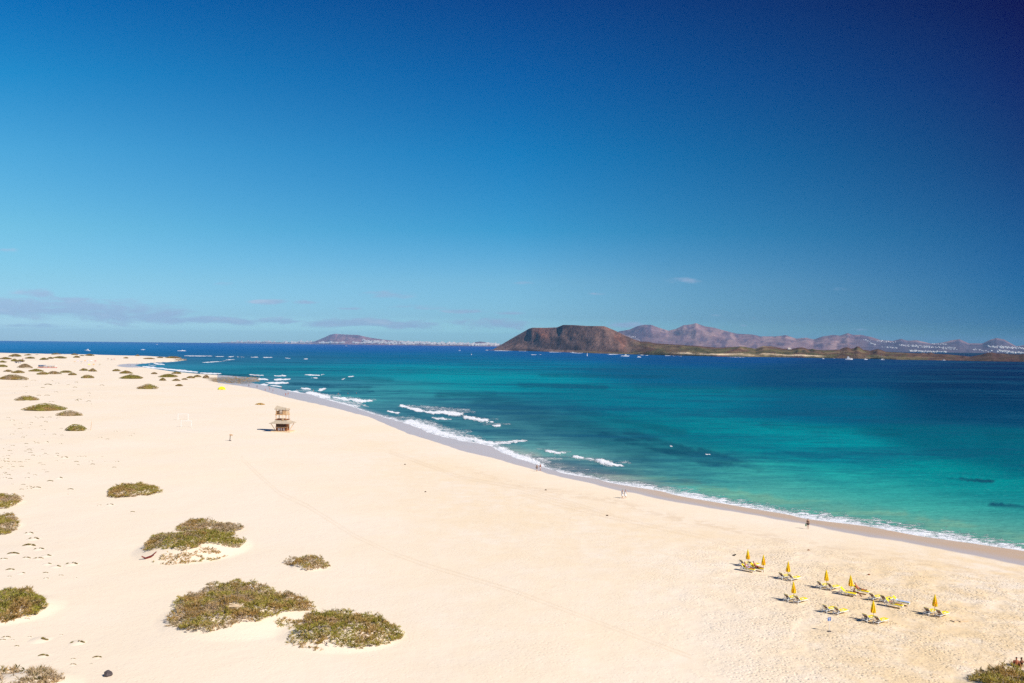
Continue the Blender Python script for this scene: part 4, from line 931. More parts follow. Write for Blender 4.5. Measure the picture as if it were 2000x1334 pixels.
# kiosk row
p = at(92.5, 718.5); k = p[1]/F; t = thing('beach_bar', 'long low white beach bar with red base behind the dune shrubs', 'kiosk', p)
MB().box((0, 0, .6*k), (34*k, 8*k, 1.2*k)).build('base_wall', MT['faded'], t)
MB().box((0, 0, 2.5*k), (32*k, 6*k, 2.6*k)).build('counter_wall', MT['build'], t)
MB().box((-10*k, -.5*k, 4.6*k), (10*k, 9*k, 1.6*k)).build('shade_roof', MT['bluehull'], t)
MB().box((4*k, 0, 4.4*k), (26*k, 8*k, .6*k)).build('roof', MT['build'], t)
for x in (-15, -5, 4, 12, 16): MB().bar((x*k, -3.8*k, 0), (x*k, -3.8*k, 4.4*k), .3*k).build('post', MT['wood'], t)
p = at(38, 709.5); k = p[1]/F; t = thing('beach_hut', 'small hut with one white wall behind the grey-brown shrub', 'hut', p, R(-15))
MB().box((-5*k, 0, 1.5*k), (8*k, 5*k, 3*k)).box((4*k, 0, 1.8*k), (6*k, 5*k, 3.6*k)).build('wall', MT['build'], t)
MB().box((-5*k, 0, 3.3*k), (9*k, 6*k, .5*k)).build('roof', MT['wooddark'], t); MB().box((5*k, 0, 4.0*k), (8*k, 6*k, .5*k), (0, R(6), 0)).build('shade_roof', MT['wooddark'], t)
MB().box((-5*k, -2.6*k, 1.4*k), (3*k, .2*k, 1.6*k)).build('window', MT['glass'], t)
p = at(45.5, 705.5); k = p[1]/F; t = thing('red_flag', 'small red flag on a pole above the beach hut', 'flag', p)
MB().bar((0, 0, 0), (0, 0, 5.5*k), .18*k).build('pole', MT['mast'], t); MB().poly([(0, 0, 5.4*k), (0, 0, 3.2*k), (-2.0*k, .4*k, 3.4*k), (-2.8*k, .1*k, 4.8*k)], .1*k).build('cloth', MT['red'], t)
# tiny far parasols
def far_parasol(px, py, m, label, first=None):
    p = at(px, py)
    t = thing('open_parasol', label, 'parasol', p, 0, 'tiny parasols far up the beach')
    MB().bar((0, 0, 0), (0, 0, 2.3), .07).build('pole', MT['pole'], t)
    MB().loft([[(r*math.cos(i*math.pi/5), r*math.sin(i*math.pi/5), z) for i in range(10)] for r, z in ((1.5, 1.9), (1.1, 2.25), (.1, 2.6))]).build('canopy', MT[m], t)
for i, (x, y, m, lb) in enumerate([(146, 709, 'wood', 'tan'), (152, 708, 'lav', 'lilac'), (159, 709.5, 'grey', 'grey'), (166, 707.5, 'orange', 'orange'), (171, 708.5, 'bluetowel', 'pale blue'), (174, 715.5, 'ytent', 'bright yellow'), (183, 715, 'orange', 'low orange'), (195, 715, 'khaki', 'khaki'), (178, 707, 'wcloth', 'white'), (186, 708, 'red', 'faded red'), (211, 703.5, 'woodred', 'dark brown'), (223, 704, 'red', 'deep red'), (218, 704.5, 'wooddark', 'blackish')]):
    far_parasol(x, y, m, 'tiny %s parasol on the distant sand left of the cove' % lb)
# wood and stones near shrubs
p = at(459, 1203, 1.0); t = MB().box((0, 0, 0), (1.3, .35, .08), (0, 0, .1)).box((-.2, .3, .06), (1.0, .22, .07), (0, .1, -.2)).build('bleached_planks', MT['woodpale'], loc=p); tag(t, 'pale planks lying on the largest shrub', 'planks')
p = at(291, 1090); t = MB().loft([[(x, -w, .05+z), (x, w, .05+z), (x, w*.6, -.1+z), (x, -w*.6, -.1+z)] for x, w, z in ((-.9, .04, .35), (-.4, .2, .05), (.3, .22, .25), (.9, .04, .75))]).build('broken_board', MT['kayak'], loc=p); t.rotation_euler = (0, 0, .5); tag(t, 'dark red broken board at the left tip of the sandy hummock', 'board')
p = at(211, 1320); mb = MB(); mb.loft([[(r*(1+.25*math.sin(i*2.3+z*5))*math.cos(i*math.pi/4.5), r*(1+.2*math.cos(i*1.9))*math.sin(i*math.pi/4.5)*.8, z) for i in range(9)] for r, z in ((.30, -.05), (.36, .15), (.27, .36), (.10, .48))]); tag(mb.build('basalt_rock', MT['stone'], loc=p), 'angular dark grey rock alone on the sand at lower left', 'rock')
# bathers behind the corner bush
person('tanned bather crouching behind the corner bush at lower right', at(1985, 1302), R(160), 'sit', 'skinred', 'hair', legs='black')
person('dark-haired tanned bather beside another behind the corner bush', at(1994, 1302.5), R(200), 'sit', 'skintan', 'hair', top='black')

# ------------------------------------------------------------------ shrubs
LEAFC = dict(olive=lin((182, 166, 88)), green=lin((160, 158, 70)), brown=lin((188, 152, 100)), grey=lin((194, 172, 148)), dark=lin((104, 96, 48)), straw=lin((216, 184, 130)))
def tufts(base, nrm, L, W_, nb, colr, spread=.9):
    """base (N,3), nrm (N,3): blades fanning out of each base point"""
    N = len(base); b = np.repeat(base, nb, 0); n = np.repeat(nrm, nb, 0); M_ = len(b)
    d = n+rng.normal(0, spread*.6, (M_, 3)); d /= np.linalg.norm(d, axis=1)[:, None]+1e-9; d[:, 2] = np.abs(d[:, 2])*.9+.05
    l = (L*rng.uniform(.5, 1.25, M_))[:, None] if np.isscalar(L) else (np.repeat(L, nb)*rng.uniform(.5, 1.25, M_))[:, None]
    sd = np.cross(d, rng.normal(0, 1, (M_, 3))); sd /= np.linalg.norm(sd, axis=1)[:, None]+1e-9
    tip = b+d*l; sag = np.zeros_like(tip); sag[:, 2] = -.08*l[:, 0]
    w = W_*rng.uniform(.6, 1.3, (M_, 1))
    V = np.empty((M_*4, 3)); V[0::4] = b; V[1::4] = b+d*l*.55+sd*w; V[2::4] = tip+sag; V[3::4] = b+d*l*.5-sd*w
    i = np.arange(M_)*4; Fq = np.stack([i, i+1, i+2, i+3], 1)
    C = np.repeat(np.repeat(colr, nb, 0)*rng.uniform(.72, 1.3, (M_, 1)), 4, 0)
    return V, Fq, C
def palette(X, Y, greyness=.3, green=.5, seed=0, sc_=3.0):
    a = fbm(X/sc_, Y/sc_, 3, seed)[:, None]; b = fbm(X/sc_+7, Y/sc_+3, 3, seed+5)[:, None]; r = rng.random((len(X), 1))
    C = LEAFC['olive']*(1-green)+LEAFC['green']*green
    C = C+(LEAFC['brown']-C)*np.clip(sstep(.48, .68, a)*.8+(r > .88)*.6, 0, 1)
    C = C+(LEAFC['grey']-C)*np.clip(sstep(.68-greyness*.4, .82-greyness*.4, b)*.85, 0, 1)
    C = np.where(r < .14, LEAFC['dark'][None], C); C = np.where((r > .14) & (r < .14+.10), LEAFC['straw'][None]*.8+C*.2, C)
    return C
def in_poly(px, py, poly):
    r = np.zeros(len(px), bool); j = len(poly)-1
    for i in range(len(poly)):
        xi, yi = poly[i]; xj, yj = poly[j]
        c = ((yi > py) != (yj > py)); r ^= c & (px < (xj-xi)*(py-yi)/(yj-yi+1e-12)+xi); j = i
    return r
def near_shrub(label, polys, group=None, seed=0, L=.34, dens=34):
    """polys: list of (outline in the photograph, density factor, greyness, green)"""
    allp = np.array([p for q in polys for p in q[0]], float)
    c = at(allp[:, 0].mean(), allp[:, 1].max()-6); VV, FF, CC, TW, TF, TC = [], [], [], [], [], []; nv = nt_ = 0
    for (poly, dn, gr, gn) in polys:
        # lower the upper outline a little: blades rise above their base
        pw = np.array([at(x, y+4)[:2] for x, y in poly])
        x0, y0 = pw.min(0); x1, y1 = pw.max(0); n = int((x1-x0)*(y1-y0)*dens*dn)
        xs = rng.uniform(x0, x1, n); ys = rng.uniform(y0, y1, n)
        jit = (fbm(xs/.7, ys/.7, 3, seed+2)-.5)*.9
        kk = in_poly(xs+jit, ys+jit, pw)
        hole = fbm(xs/1.3, ys/1.3, 3, seed+9); kk &= hole > (.05 if dn > 1.2 else .22 if dn > .7 else .47)
        xs, ys = xs[kk], ys[kk]
        if not len(xs): continue
        lump = fbm(xs/1.3, ys/1.3, 3, seed+4)
        z = height(xs, ys)+np.clip(lump-.3, 0, 1)*(1.5 if dn > .7 else .3)-.05
        z2 = z-rng.random(len(xs))**2*np.clip(lump-.3, 0, 1)*.8+(rng.random(len(xs)) > .93)*.22
        base = np.stack([xs, ys, z2], 1)
        nr = np.stack([rng.normal(0, .5, len(xs)), rng.normal(0, .5, len(xs)), np.ones(len(xs))*.8], 1)
        V, Fq, C = tufts(base, nr, L, L*.07, 8, palette(xs, ys, gr, gn, seed, 2.2), 1.0)
        VV.append(V); FF.append(Fq+nv); CC.append(C); nv += len(V)
        m_ = rng.random(len(xs)) < .10
        V, Fq, C = tufts(base[m_], nr[m_], L*1.5, L*.035, 3, np.repeat(LEAFC['grey'][None]*.85, m_.sum(), 0), .8)
        TW.append(V); TF.append(Fq+nt_); TC.append(C); nt_ += len(V)
    t = thing('dune_shrub', label, 'shrub', c, 0, group)
    V = np.concatenate(VV)-c; me = mesh_np('foliage', V, np.concatenate(FF), 4, MT['leaf'], cols=dict(col=np.concatenate(CC))); link('foliage', me, t)
    V = np.concatenate(TW)-c; me = mesh_np('dry_twigs', V, np.concatenate(TF), 4, MT['twig'], cols=dict(col=np.concatenate(TC))); link('dry_twigs', me, t)['kind'] = 'stuff'
    return t
near_shrub('largest olive and brown shrub low in the middle left, planks lying on it', [([(327,1218),(333,1204),(344,1192),(336,1180),(356,1166),(414,1144),(466,1137),(513,1146),(559,1160),(588,1170),(622,1188),(573,1191),(542,1198),(501,1212),(466,1212),(443,1224),(402,1235),(356,1230)],1.1,.35,.35)], seed=101)
near_shrub('brown-green shrub touching the largest one on its right, sandy bare patch at its left', [([(640,1195),(669,1194),(690,1203),(710,1199),(745,1206),(771,1223),(792,1242),(771,1250),(733,1262),(692,1264),(658,1260),(590,1252),(575,1234),(588,1222),(600,1209),(617,1197)],1.1,.1,.6),([(559,1258),(559,1241),(582,1232),(640,1245),(660,1262),(623,1267)],.6,.1,.2),([(536,1209),(553,1197),(588,1193),(611,1195),(600,1209),(573,1229),(547,1232)],.6,.6,.5)], seed=102)
near_shrub('long green shrub over a bare sandy slope, left of centre', [([(279,1073),(298,1046),(336,1039),(385,1036),(443,1041),(460,1048),(481,1060),(469,1068),(443,1065),(414,1058),(391,1064),(365,1074),(341,1070),(312,1067),(286,1074)],1.15,.35,.7),([(289,1093),(315,1079),(356,1076),(379,1076),(397,1064),(437,1076),(443,1084),(414,1092),(339,1100),(307,1099)],.55,.2,.2)], seed=103)
near_shrub('grey-green shrub directly behind the long green one', [([(341,1034),(347,1024),(379,1013),(414,1016),(449,1021),(478,1030),(460,1037),(414,1037),(370,1034)],1.0,.7,.4)], seed=104)
near_shrub('small twiggy brown shrub alone above the largest one', [([(556,1096),(585,1089),(603,1085),(626,1090),(646,1099),(640,1108),(603,1112),(576,1105)],1.0,.3,.2)], seed=106, L=.3)
near_shrub('rounded brown-green shrub alone left of centre, upper of the near ones', [([(209,961),(217,952),(240,944),(259,942),(283,944),(297,949),(316,959),(300,964),(276,965),(241,969),(217,969)],1.1,.35,.35)], seed=107, L=.34)
near_shrub('small shrub cut by the left edge, upper of the two together', [([(-40,968),(0,966),(25,966),(46,973),(35,982),(15,990),(0,991),(-40,990)],1.0,.3,.4)], seed=108)
near_shrub('small shrub cut by the left edge, lower of the two together', [([(-45,1010),(0,1006),(28,1006),(38,1022),(30,1033),(15,1041),(-40,1041)],1.0,.4,.4)], seed=109)
near_shrub('bright olive grassy shrub cut by the left edge', [([(-60,1155),(0,1154),(50,1154),(80,1166),(90,1188),(75,1193),(65,1204),(45,1204),(25,1207),(10,1212),(-50,1210)],1.3,.0,.75)], seed=110, L=.42)
near_shrub('pale grey-green wispy shrub in the lower left corner', [([(-40,1322),(0,1308),(25,1300),(38,1302),(42,1315),(60,1306),(82,1300),(105,1310),(120,1322),(116,1345),(60,1362),(-40,1362)],.65,.9,.3)], seed=111, L=.46)
near_shrub('dark twiggy shrub in the lower right corner', [([(1890,1322),(1905,1316),(1925,1308),(1955,1306),(1975,1306),(2000,1308),(2060,1310),(2060,1350),(1960,1356),(1925,1334),(1905,1328)],.8,.6,.1)], seed=112, L=.42)

def far_shrub_mesh(seed, w, d, h, n, L, grey, green):
    """mound-shaped shrub: leaf blades over an uneven dome, denser low down"""
    a = rng.uniform(0, 2*np.pi, n); r = np.sqrt(rng.random(n)); x = r*np.cos(a); y = r*np.sin(a)
    edge = .82+.3*fbm(np.cos(a)*2+seed, np.sin(a)*2, 3, seed); x *= edge; y *= edge
    prof = np.clip(1-(np.abs(x)/1.02)**1.7, 0, 1)*np.clip(1-(np.abs(y)/1.02)**2, 0, 1)
    z = h*prof*(.72+.5*fbm(x*2.2+seed, y*2.2, 3, seed+3))
    base = np.stack([x*w/2, y*d/2, z], 1); nr = np.stack([x*.8, y*.8, np.ones(n)*.8], 1)
    nb = 4
    V, Fq, C = tufts(base, nr, L, L*.30, nb, palette(x*w/2, y*d/2, grey, green, seed, w/5), .8)
    # solid inner dome, so the sand does not shine through
    us_ = np.linspace(-1, 1, 22); gx, gy = np.meshgrid(us_, us_); gx = gx.ravel(); gy = gy.ravel()
    rr = np.sqrt(gx**2+gy**2); ang = np.arctan2(gy, gx); mx_ = np.maximum(np.abs(gx), np.abs(gy)); sc2 = np.where(rr > 0, mx_/np.maximum(rr, 1e-6), 1)*.93
    e2 = .82+.3*fbm(np.cos(ang)*2+seed, np.sin(ang)*2, 3, seed); qx = gx*sc2*e2; qy = gy*sc2*e2
    pr = np.clip(1-(np.abs(qx)/1.02)**1.7, 0, 1)*np.clip(1-(np.abs(qy)/1.02)**2, 0, 1)
    qz = h*pr*(.72+.5*fbm(qx*2.2+seed, qy*2.2, 3, seed+3))-.12*h-.1
    V2 = np.stack([qx*w/2, qy*d/2, qz], 1); i = (np.arange(21)[:, None]*22+np.arange(21)[None]).ravel()
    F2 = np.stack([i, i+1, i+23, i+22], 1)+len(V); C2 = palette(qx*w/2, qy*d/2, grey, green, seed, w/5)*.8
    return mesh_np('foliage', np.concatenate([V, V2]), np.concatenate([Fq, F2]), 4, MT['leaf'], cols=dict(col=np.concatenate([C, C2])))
# (x0, x1, ytop, ybase, greyness, green, label)
FS = [(123,164,827.5,842,.1,.8,'small round green bush, nearest of the mid-distance shrubs at left'),(103,155,801,812.5,.8,.3,'grey-brown mound shrub touching the end of the long green one'),(33,120,788.5,802.5,.1,.8,'long low green dune shrub in the left mid-distance'),
(22,71,772,782.5,.3,.5,'low brown-green mound above the long green shrub'),(262,306,750,760,.1,.8,'flat green mound alone on open sand below the rock shelf'),(229,276,732,740,.1,.8,'green mound with a trailing right tail, left of the bay'),(306,345,730.5,737,.1,.8,'dark green mound with a white object, near the cove'),
(333,352,726,730.5,.3,.5,'small brown shrub just above the dark green mound near the cove'),(230,256,724,730,.3,.6,'ragged green shrub above the tailed mound'),(217,234,721,725.5,.5,.4,'small ragged shrub, third up from the tailed mound'),(155,181,731.5,739,.2,.7,'pointed dark green mound alone, left mid-distance'),
(154,170,719.5,724.5,.2,.7,'left half of the twin shrubs in the mid-distance'),(171,187,719.5,726,.4,.4,'right half of the twin shrubs in the mid-distance'),(114,138,723.3,728.3,.2,.7,'low green mound left of the twin shrubs'),(131,148,728,733,.3,.5,'small dark mound just below the low green one'),
(68,92,726,732,.1,.8,'green half of the double mound below the beach bar'),(88,116,724.5,731,.8,.2,'brown half of the double mound below the beach bar'),(52,81,721,726,.2,.6,'low flat mound between the hut shrub and the double mound'),(20,45,723,729,.2,.6,'green mound near the left edge below the hut'),(5,22,722,726.5,.3,.5,'small mound at the left edge below the hut'),
(-10,47,731,742,.6,.4,'wide brown-green mound cut by the left edge'),(31,59,710,719,.9,.1,'grey-brown shrub in front of the beach hut'),(-8,12,712,717,.2,.6,'small mound cut by the left edge beside the hut'),(-5,11,705,708.3,.2,.6,'thin low mound cut by the left edge above the hut'),
(-5,19,698,702,.3,.5,'low mound cut by the left edge, far up the beach'),(19,33,701,706,.2,.7,'green mound just left of the red flag'),(31,46,702.3,705.8,.3,.5,'flat mound directly under the red flag'),(76,92,699,703.2,.1,.8,'dark green mound right of the red flag'),(92,103,698,701.3,.3,.5,'small mound beside the dark green one right of the flag'),
(101,127,696,700,.2,.7,'wide flat green mound far up the beach'),(142,155,695,699,.2,.6,'far mound above the tiny parasols'),(165,182,692.3,695.6,.4,.4,'far brown mound near the water line below the motor yacht'),(138,151,691,693.4,.4,.4,'far low mound on the skyline, left of the motor yacht'),(46,61,692.3,695.2,.4,.5,'far low mound high at left'),
(15,38,692,697,.3,.5,'far wide mound high at the left edge'),(64,77,693,695.3,.4,.4,'far thin mound, second from left on the top row'),(99,117,690,692.6,.5,.3,'far thin mound on the skyline above the flat green one'),(154,163,693.5,695.2,.5,.3,'tiny far scrub between the skyline mounds'),(47,66,697.5,700.5,.4,.4,'far thin mound right of the flag, one row up'),
(278,300,699,701.5,.6,.2,'red-brown scrub on the spit, left part'),(305,318,697.5,699.5,.6,.2,'red-brown scrub on the spit, middle part'),(320,352,696.3,700,.6,.2,'red-brown scrub at the tip of the spit'),(240,250,698,700.3,.6,.2,'small brown scrub where the spit begins'),(264,272,693.4,695.6,.5,.3,'tiny brown scrub on the skyline of the spit'),
(310,323,738,744,.5,.3,'small trailing brown scrub below the dark green mound'),(334,351,740,744.3,.7,.2,'pale brown scrub patch right of the trailing one'),(341,356,750,754.5,.6,.3,'brown scrub alone on sand above the goal posts'),(294,306,727,731,.5,.4,'small ragged scrub left of the cove-side mound'),(354,365,739,742,.7,.2,'tiny pale scrub left of the rock shelf'),
(362,379,734.5,739,.7,.2,'pale scrub beside the rock shelf'),(395,408,732,739,.9,.1,'blue-grey bushy heap at the left end of the rock shelf'),(376,392,732.5,737,.7,.2,'reddish scrub on sand next to the blue-grey heap'),(497,516,786,791,.7,.1,'scrap of dry tan scrub above the watchtower'),(343,352,726.8,729,.3,.5,'little scrub on the near bank of the cove')]
for i, (x0, x1, yt, yb, gr, gn, lb) in enumerate(FS):
    c = at((x0+x1)/2, yb-.3); k = c[1]/F; w = (x1-x0)*k; h = (yb-yt)*k*(.7 if 'scrap' in lb else 1); dpt = min(w*.7, 14)
    # depth of the footprint raises the visible outline: take it off the height
    h = max(h-dpt*.5*CH/c[1]*.6, h*.6)
    n = int(np.clip(w*dpt*5.0, 350, 2600)); L = max(.28, 1.0*k)
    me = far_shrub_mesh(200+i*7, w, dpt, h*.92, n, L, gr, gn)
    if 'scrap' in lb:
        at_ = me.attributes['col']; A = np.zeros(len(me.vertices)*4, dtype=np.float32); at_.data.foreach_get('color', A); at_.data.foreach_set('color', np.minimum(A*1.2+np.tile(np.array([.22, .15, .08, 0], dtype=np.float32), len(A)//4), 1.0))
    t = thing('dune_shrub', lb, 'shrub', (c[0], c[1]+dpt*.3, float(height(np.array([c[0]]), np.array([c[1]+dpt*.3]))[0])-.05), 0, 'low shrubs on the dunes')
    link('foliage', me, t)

# little sand humps with a crest of dry plants
def hump_mesh(seed, w=1.8, h=.34):
    n = 260; a = rng.uniform(-1, 1, n); x = a*w/2; arch = np.clip(1-np.abs(a)**2.2, 0, 1); kk = fbm(a*2.2+seed*3.1, a*0+seed, 3, seed) > .40+.12*(seed % 2); a = a[kk]; x = x[kk]; arch = arch[kk]; n = len(a)
    y = .05*arch+rng.normal(0, .05, n); z = h*arch*.75
    base = np.stack([x, y, z-.03], 1); nr = np.stack([a*.6, rng.normal(0, .3, n), np.ones(n)*.6], 1)
    V, Fq, C = tufts(base, nr, .17, .026, 4, palette(x*3+seed, y, .1, .4, seed, .5)*.85, .9)
    us_ = np.linspace(-1, 1, 12); gx, gy = np.meshgrid(us_, us_); gx = gx.ravel(); gy = gy.ravel()
    pr = np.clip(1-np.abs(gx*.85)**2.0, 0, 1)**2*np.clip(1-gy**2, 0, 1)**2
    V2 = np.stack([gx*w*.75, gy*1.7, h*pr*.55-.05], 1); i = (np.arange(11)[:, None]*12+np.arange(11)[None]).ravel()
    F2 = np.stack([i, i+1, i+13, i+12], 1)+len(V)
    mi = np.concatenate([np.zeros(len(Fq)), np.ones(len(F2))])
    return mesh_np('sand_hump', np.concatenate([V, V2]), np.concatenate([Fq, F2]), 4, [MT['leaf'], MT['sand']], cols=dict(col=np.concatenate([C, np.tile([[.3, .2, .1]], (len(V2), 1))])), mat_idx=mi)
HM = [hump_mesh(s, random.uniform(1.4, 2.0), random.uniform(.24, .4)) for s in range(5)]
near_h = [(12,1245,14),(33,1262,10),(120,1240,6),(57,1042,15),(66,1053,19),(57,1066,26),(76,1073,17),(26,1082,20),(90,1086,17),(52,1090,14),(75,1091,15),(92,1102,14),(140,1102,20),(7,1092,12),(109,1107,17),(20,1113,17),(42,1120,12),(89,1119,11),(90,1130,9),(119,1124,8),(19,1126,7),(148,1129,5),(76,1251,30),(151,1256,24),(85,1281,22),(143,1287,8),(143,1298,11),(190,1284,18),(178,1297,5),(58,1244,7),(5,1250,10),(25,1250,6),
          (115,934,13),(71,953,14),(57,951,9),(42,956,8),(138,956,11),(131,966,5),(194,987,7),(215,986,12),(259,1000,10),(98,940,13),(112,886,7),(110,891,9),(126,894,13),(155,892,7),(165,892,7),(149,902,9),(153,908,6),(178,901,7),(181,907,9),(203,902,5),(200,892,4),(229,902,7),(223,913,8),(90,864,10),(72,866,8),(226,843,6),(196,855,7),(210,858,6),(260,848,6),(255,852,6),(94,752,13)]
grpH = 'little sand humps crested with dry plants'
for (x, y, w) in near_h:
    p = at(x, y); s = w*p[1]/F/1.7; o = link('sand_hump', random.choice(HM), None, p); o.scale = (s, s, s); o.rotation_euler = (0, 0, random.uniform(-.15, .15))
    tag(o, 'little sand hump crested with dry plants on the left beach', 'sand hump', grpH)
for k in range(150):
    if k < 90: x = random.uniform(-30, 130)*random.uniform(.4, 1); y = random.gauss(903, 22)
    elif k < 120: x = random.uniform(0, 200); y = random.uniform(742, 790)
    else: x = random.uniform(0, 130); y = random.uniform(815, 870)
    w = random.uniform(3, 9); p = at(x, y); s = w*p[1]/F/1.7; o = link('sand_hump', random.choice(HM), None, p); o.scale = (s, s, s*random.uniform(.7, 1.1)); o.rotation_euler = (0, 0, random.uniform(-.3, .3))
    tag(o, 'little sand hump crested with dry plants on the left beach', 'sand hump', grpH)

# rock shelf: low boulders over the stained rock
mb = MB()
for k in range(170):
    u = random.uniform(-1, 1); x = 462+u*46; yl = 735+abs(u)*1.5+random.random()*(14-5*abs(u)) - (x-462)*.01
    if x > 500 and yl > 747: continue
    p = at(x, yl); s = random.uniform(.2, .6)*(1.5 if random.random() < .15 else 1); ph = random.random()*6
    mb.loft([[(p[0]+s*r*(1+.3*math.sin(i*2.1+ph))*math.cos(i*math.pi/3+ph)*2.2, p[1]+s*r*(1+.3*math.cos(i*1.7+ph))*math.sin(i*math.pi/3+ph)*1.6, p[2]+z*s) for i in range(6)] for r, z in ((1, -.3), (1.05, .12), (.75, .36), (.3, .45))])
for k in range(30):
    x = random.uniform(340, 366); p = at(x, random.uniform(700.5, 703.5)); s = random.uniform(.3, .9); ph = random.random()*6
    mb.loft([[(p[0]+s*r*math.cos(i*math.pi/3+ph)*2.4, p[1]+s*r*math.sin(i*math.pi/3+ph)*2, p[2]+z*s) for i in range(6)] for r, z in ((1, -.3), (1, .3), (.5, .6))])
tag(mb.build('shore_rocks', MT['rock']), 'flat dark brown rock shelf between sand and surf', 'rocks', kind='stuff')

# ------------------------------------------------------------------ air
HZ = MB(); HZ.box((0, 15800, HZ_TOP/2-2), (60000, 33400, HZ_TOP+4))
me = bpy.data.meshes.new('haze'); HZ.bm.to_mesh(me); HZ.bm.free(); hb = link('haze', me); tag(hb, kind='stuff', label='faint blue sea haze')
hm = bpy.data.materials.new('haze'); g = G(nodes_of(hm)); o = g.n('ShaderNodeOutputMaterial'); v = g.n('ShaderNodeVolumePrincipled')
v.inputs['Color'].default_value = (*HZ_COL, 1); v.inputs['Density'].default_value = HZ_D; v.inputs['Anisotropy'].default_value = 0.0
g.l(v.outputs[0], o.inputs['Volume']); me.materials.append(hm)

# ------------------------------------------------------------------ sky and sun
SUN_EL = R(41); sx, sy = .84, -.54; SUN_ROT = math.atan2(sx, sy)
w = bpy.data.worlds.new('World'); sc.world = w; w.use_nodes = True; nt = w.node_tree; nt.nodes.clear(); g = G(nt)
sky = g.n('ShaderNodeTexSky'); sky.sky_type = 'NISHITA'; sky.sun_disc = False; sky.sun_elevation = SUN_EL; sky.sun_rotation = SUN_ROT
sky.air_density = 1; sky.dust_density = .3; sky.ozone_density = 2; sky.altitude = 30
tc = g.n('ShaderNodeTexCoord'); sp = g.n('ShaderNodeSeparateXYZ'); g.l(tc.outputs['Generated'], sp.inputs[0])
yc = g.m('MAXIMUM', sp.outputs[1], .15); U = g.m('DIVIDE', sp.outputs[0], yc); V_ = g.m('DIVIDE', sp.outputs[2], yc)
rows = [0, 150, 300, 450, 550, 620, 650]
NI = [[(.161,.278,.453),(.209,.341,.544),(.286,.45,.658),(.434,.633,.781),(.624,.797,.792),(.806,.859,.683),(.832,.81,.594)],
      [(.125,.209,.362),(.154,.254,.419),(.207,.331,.507),(.316,.47,.616),(.467,.614,.648),(.631,.69,.565),(.669,.657,.485)],
      [(.15,.241,.418),(.176,.285,.453),(.226,.353,.516),(.326,.467,.576),(.453,.57,.565),(.571,.603,.476),(.588,.567,.411)]]
TG = [[(15,112,183),(36,140,203),(78,168,219),(116,194,228),(143,206,232),(158,203,226),(163,203,226)],
      [(3,72,142),(10,97,167),(29,126,190),(65,157,208),(119,183,218),(134,186,213),(138,188,212)],
      [(0,26,86),(0,45,107),(0,66,124),(18,92,148),(38,108,160),(58,118,162),(72,130,168)]]
GS = 3.0
def unhaze(t, y):
    v = max((674-y)/F, 1e-3); T = math.exp(-HZ_D*min(32500, (HZ_TOP-CH)/v))
    return np.maximum(lin(t)/EXPO-HZ_C*(1-T), .0006)/T
def ramp(ni, tg):
    r = g.n('ShaderNodeValToRGB'); cr = r.color_ramp; cr.interpolation = 'LINEAR'
    st = sorted([((674-y)/F/.5, unhaze(t, y)/np.array(n)/GS) for y, n, t in zip(rows, ni, tg)], key=lambda q: q[0])
    while len(cr.elements) < len(st): cr.elements.new(.5)
    for e, (ps, c) in zip(cr.elements, st): e.position = float(ps); e.color = (*[float(v) for v in c], 1)
    g.l(g.m('MULTIPLY', V_, 2.0), r.inputs[0]); return r.outputs[0]
# gains paint picked sky colours over Nishita, like a polarising filter; left / middle / right
RA = [ramp(n, t) for n, t in zip(NI, TG)]
lm = g.mix(g.m('ADD', g.m('DIVIDE', U, .64), 1.0, clamp=True), RA[0], RA[1])
gain = g.mix(g.m('DIVIDE', U, .64, clamp=True), lm, RA[2])
skyc = g.mix(1.0, sky.outputs[0], gain, 'MULTIPLY')
sc1 = g.n('ShaderNodeVectorMath', operation='SCALE'); g.l(skyc, sc1.inputs[0]); sc1.inputs['Scale'].default_value = GS
# low clouds near the horizon
cxy = g.n('ShaderNodeCombineXYZ'); g.l(g.m('MULTIPLY', U, 14), cxy.inputs[0]); g.l(g.m('MULTIPLY', V_, 62), cxy.inputs[1])
cn = g.noise(cxy.outputs[0], 1.0, 7, .6, .3)
CL = [(40,598,110,17,.6),(150,602,120,16,.6),(270,613,110,14,.6),(380,624,90,8,.5),(75,575,32,8,.55),(130,584,60,6,.5),(480,628,70,6,.45),(560,628,50,6,.5),(680,630,120,8,.45),(820,634,110,8,.45),(940,632,110,9,.45),(532,590,30,3.5,.5),(595,591,26,3.5,.5),(682,603,24,2.5,.45),(750,576,38,7,.4),(430,553,24,4,.3),(350,531,14,3,.3),
      (1337,546,24,5,.6),(995,612,28,3.5,.4),(910,608,34,3.5,.4),(1220,634,28,5,.4),(1470,621,8,3,.38),(1450,636,7,2.5,.33),(1525,646,7,2.5,.3),(1675,643,20,3,.28),(1410,616,22,2.5,.18),(0,488,26,4,.3),(1022,552,20,3,.2),(1158,574,20,2.5,.2),(120,636,130,4,.25),(1330,636,6,3,.4),(800,600,60,4,.25),(1640,565,20,3,.15)]
mask = 0.0
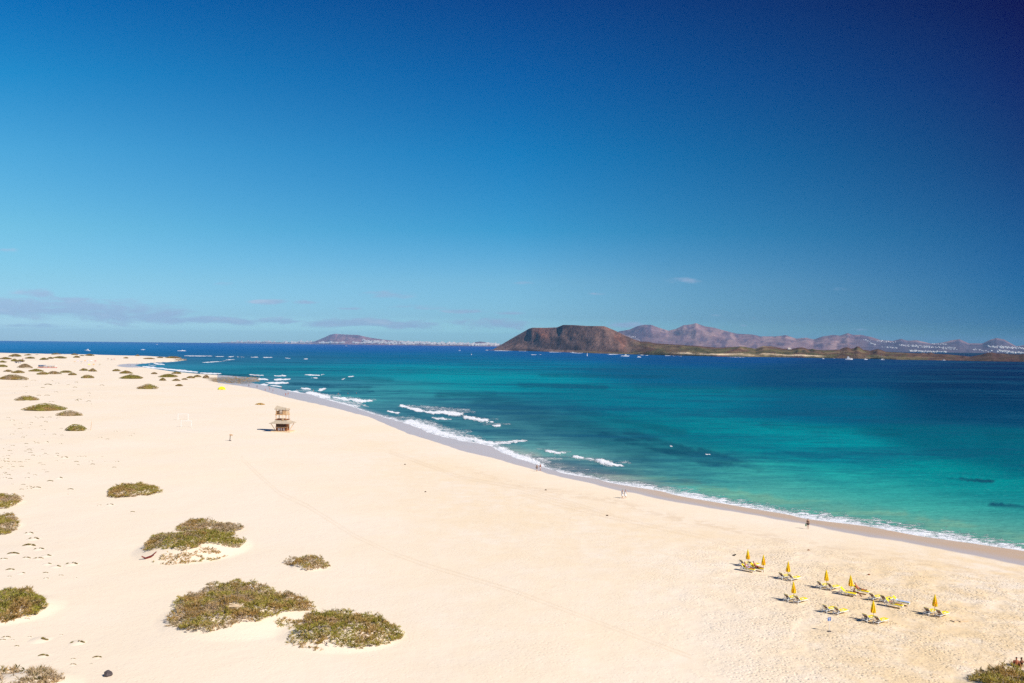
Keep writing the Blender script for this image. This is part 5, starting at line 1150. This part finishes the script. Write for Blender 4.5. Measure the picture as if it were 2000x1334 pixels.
for (cx, cy, rx, ry, st) in CL:
    uc = (cx-1000)/F; vc = (664+.01*cx-cy)/F
    a = g.m('MULTIPLY', g.m('SUBTRACT', U, uc), F/rx); b = g.m('MULTIPLY', g.m('SUBTRACT', V_, vc), F/ry)
    q = g.m('ADD', g.m('MULTIPLY', a, a), g.m('MULTIPLY', b, b))
    e = g.m('MULTIPLY', g.m('POWER', 2.718, g.m('MULTIPLY', q, -.7)), st)
    mask = e if mask == 0.0 else g.m('MAXIMUM', mask, e)
front = g.m('GREATER_THAN', sp.outputs[1], .2)
cf = g.m('MULTIPLY', g.smap(g.m('ADD', g.m('MULTIPLY', mask, 1.0), g.m('MULTIPLY', g.m('SUBTRACT', cn, .5), 1.9)), .08, .52, 0, .80), front)
cf = g.m('MULTIPLY', cf, g.smap(mask, .02, .14))
ccol = g.mix(g.m('DIVIDE', g.m('ADD', U, .64), 1.28, clamp=True), (3.15, 4.4, 6.1, 1), (2.1, 3.0, 4.4, 1))
ccol = g.mix(g.smap(cn, .52, .75, 0, .8), ccol, g.mix(1.0, ccol, (1.5, 1.28, 1.13, 1), 'MULTIPLY'))
fin = g.mix(cf, sc1.outputs[0], ccol)
bg = g.n('ShaderNodeBackground'); bg.inputs[1].default_value = .1; g.l(fin, bg.inputs[0])
wo = g.n('ShaderNodeOutputWorld'); g.l(bg.outputs[0], wo.inputs[0])
sl = bpy.data.lights.new('sun', 'SUN'); sl.energy = 4.6; sl.angle = R(.53); sl.color = (1, .955, .90)
so = bpy.data.objects.new('sun', sl); col.objects.link(so)
dirv = Vector((sx*math.cos(SUN_EL), sy*math.cos(SUN_EL), math.sin(SUN_EL)))
so.rotation_euler = dirv.to_track_quat('Z', 'Y').to_euler()
so.location = (0, 0, 200)

sc.view_settings.view_transform = 'Standard'; sc.view_settings.look = 'None'; sc.view_settings.exposure = math.log2(EXPO); sc.view_settings.gamma = 1.0
sc.render.engine = 'CYCLES'
sc.cycles.max_bounces = 5; sc.cycles.diffuse_bounces = 2; sc.cycles.glossy_bounces = 2; sc.cycles.volume_bounces = 0
sc.cycles.use_denoising = False
print('tops', IV[..., 2].max(), ZV[..., 2].max()); print('objects', len(bpy.data.objects), 'houses', len(cand))
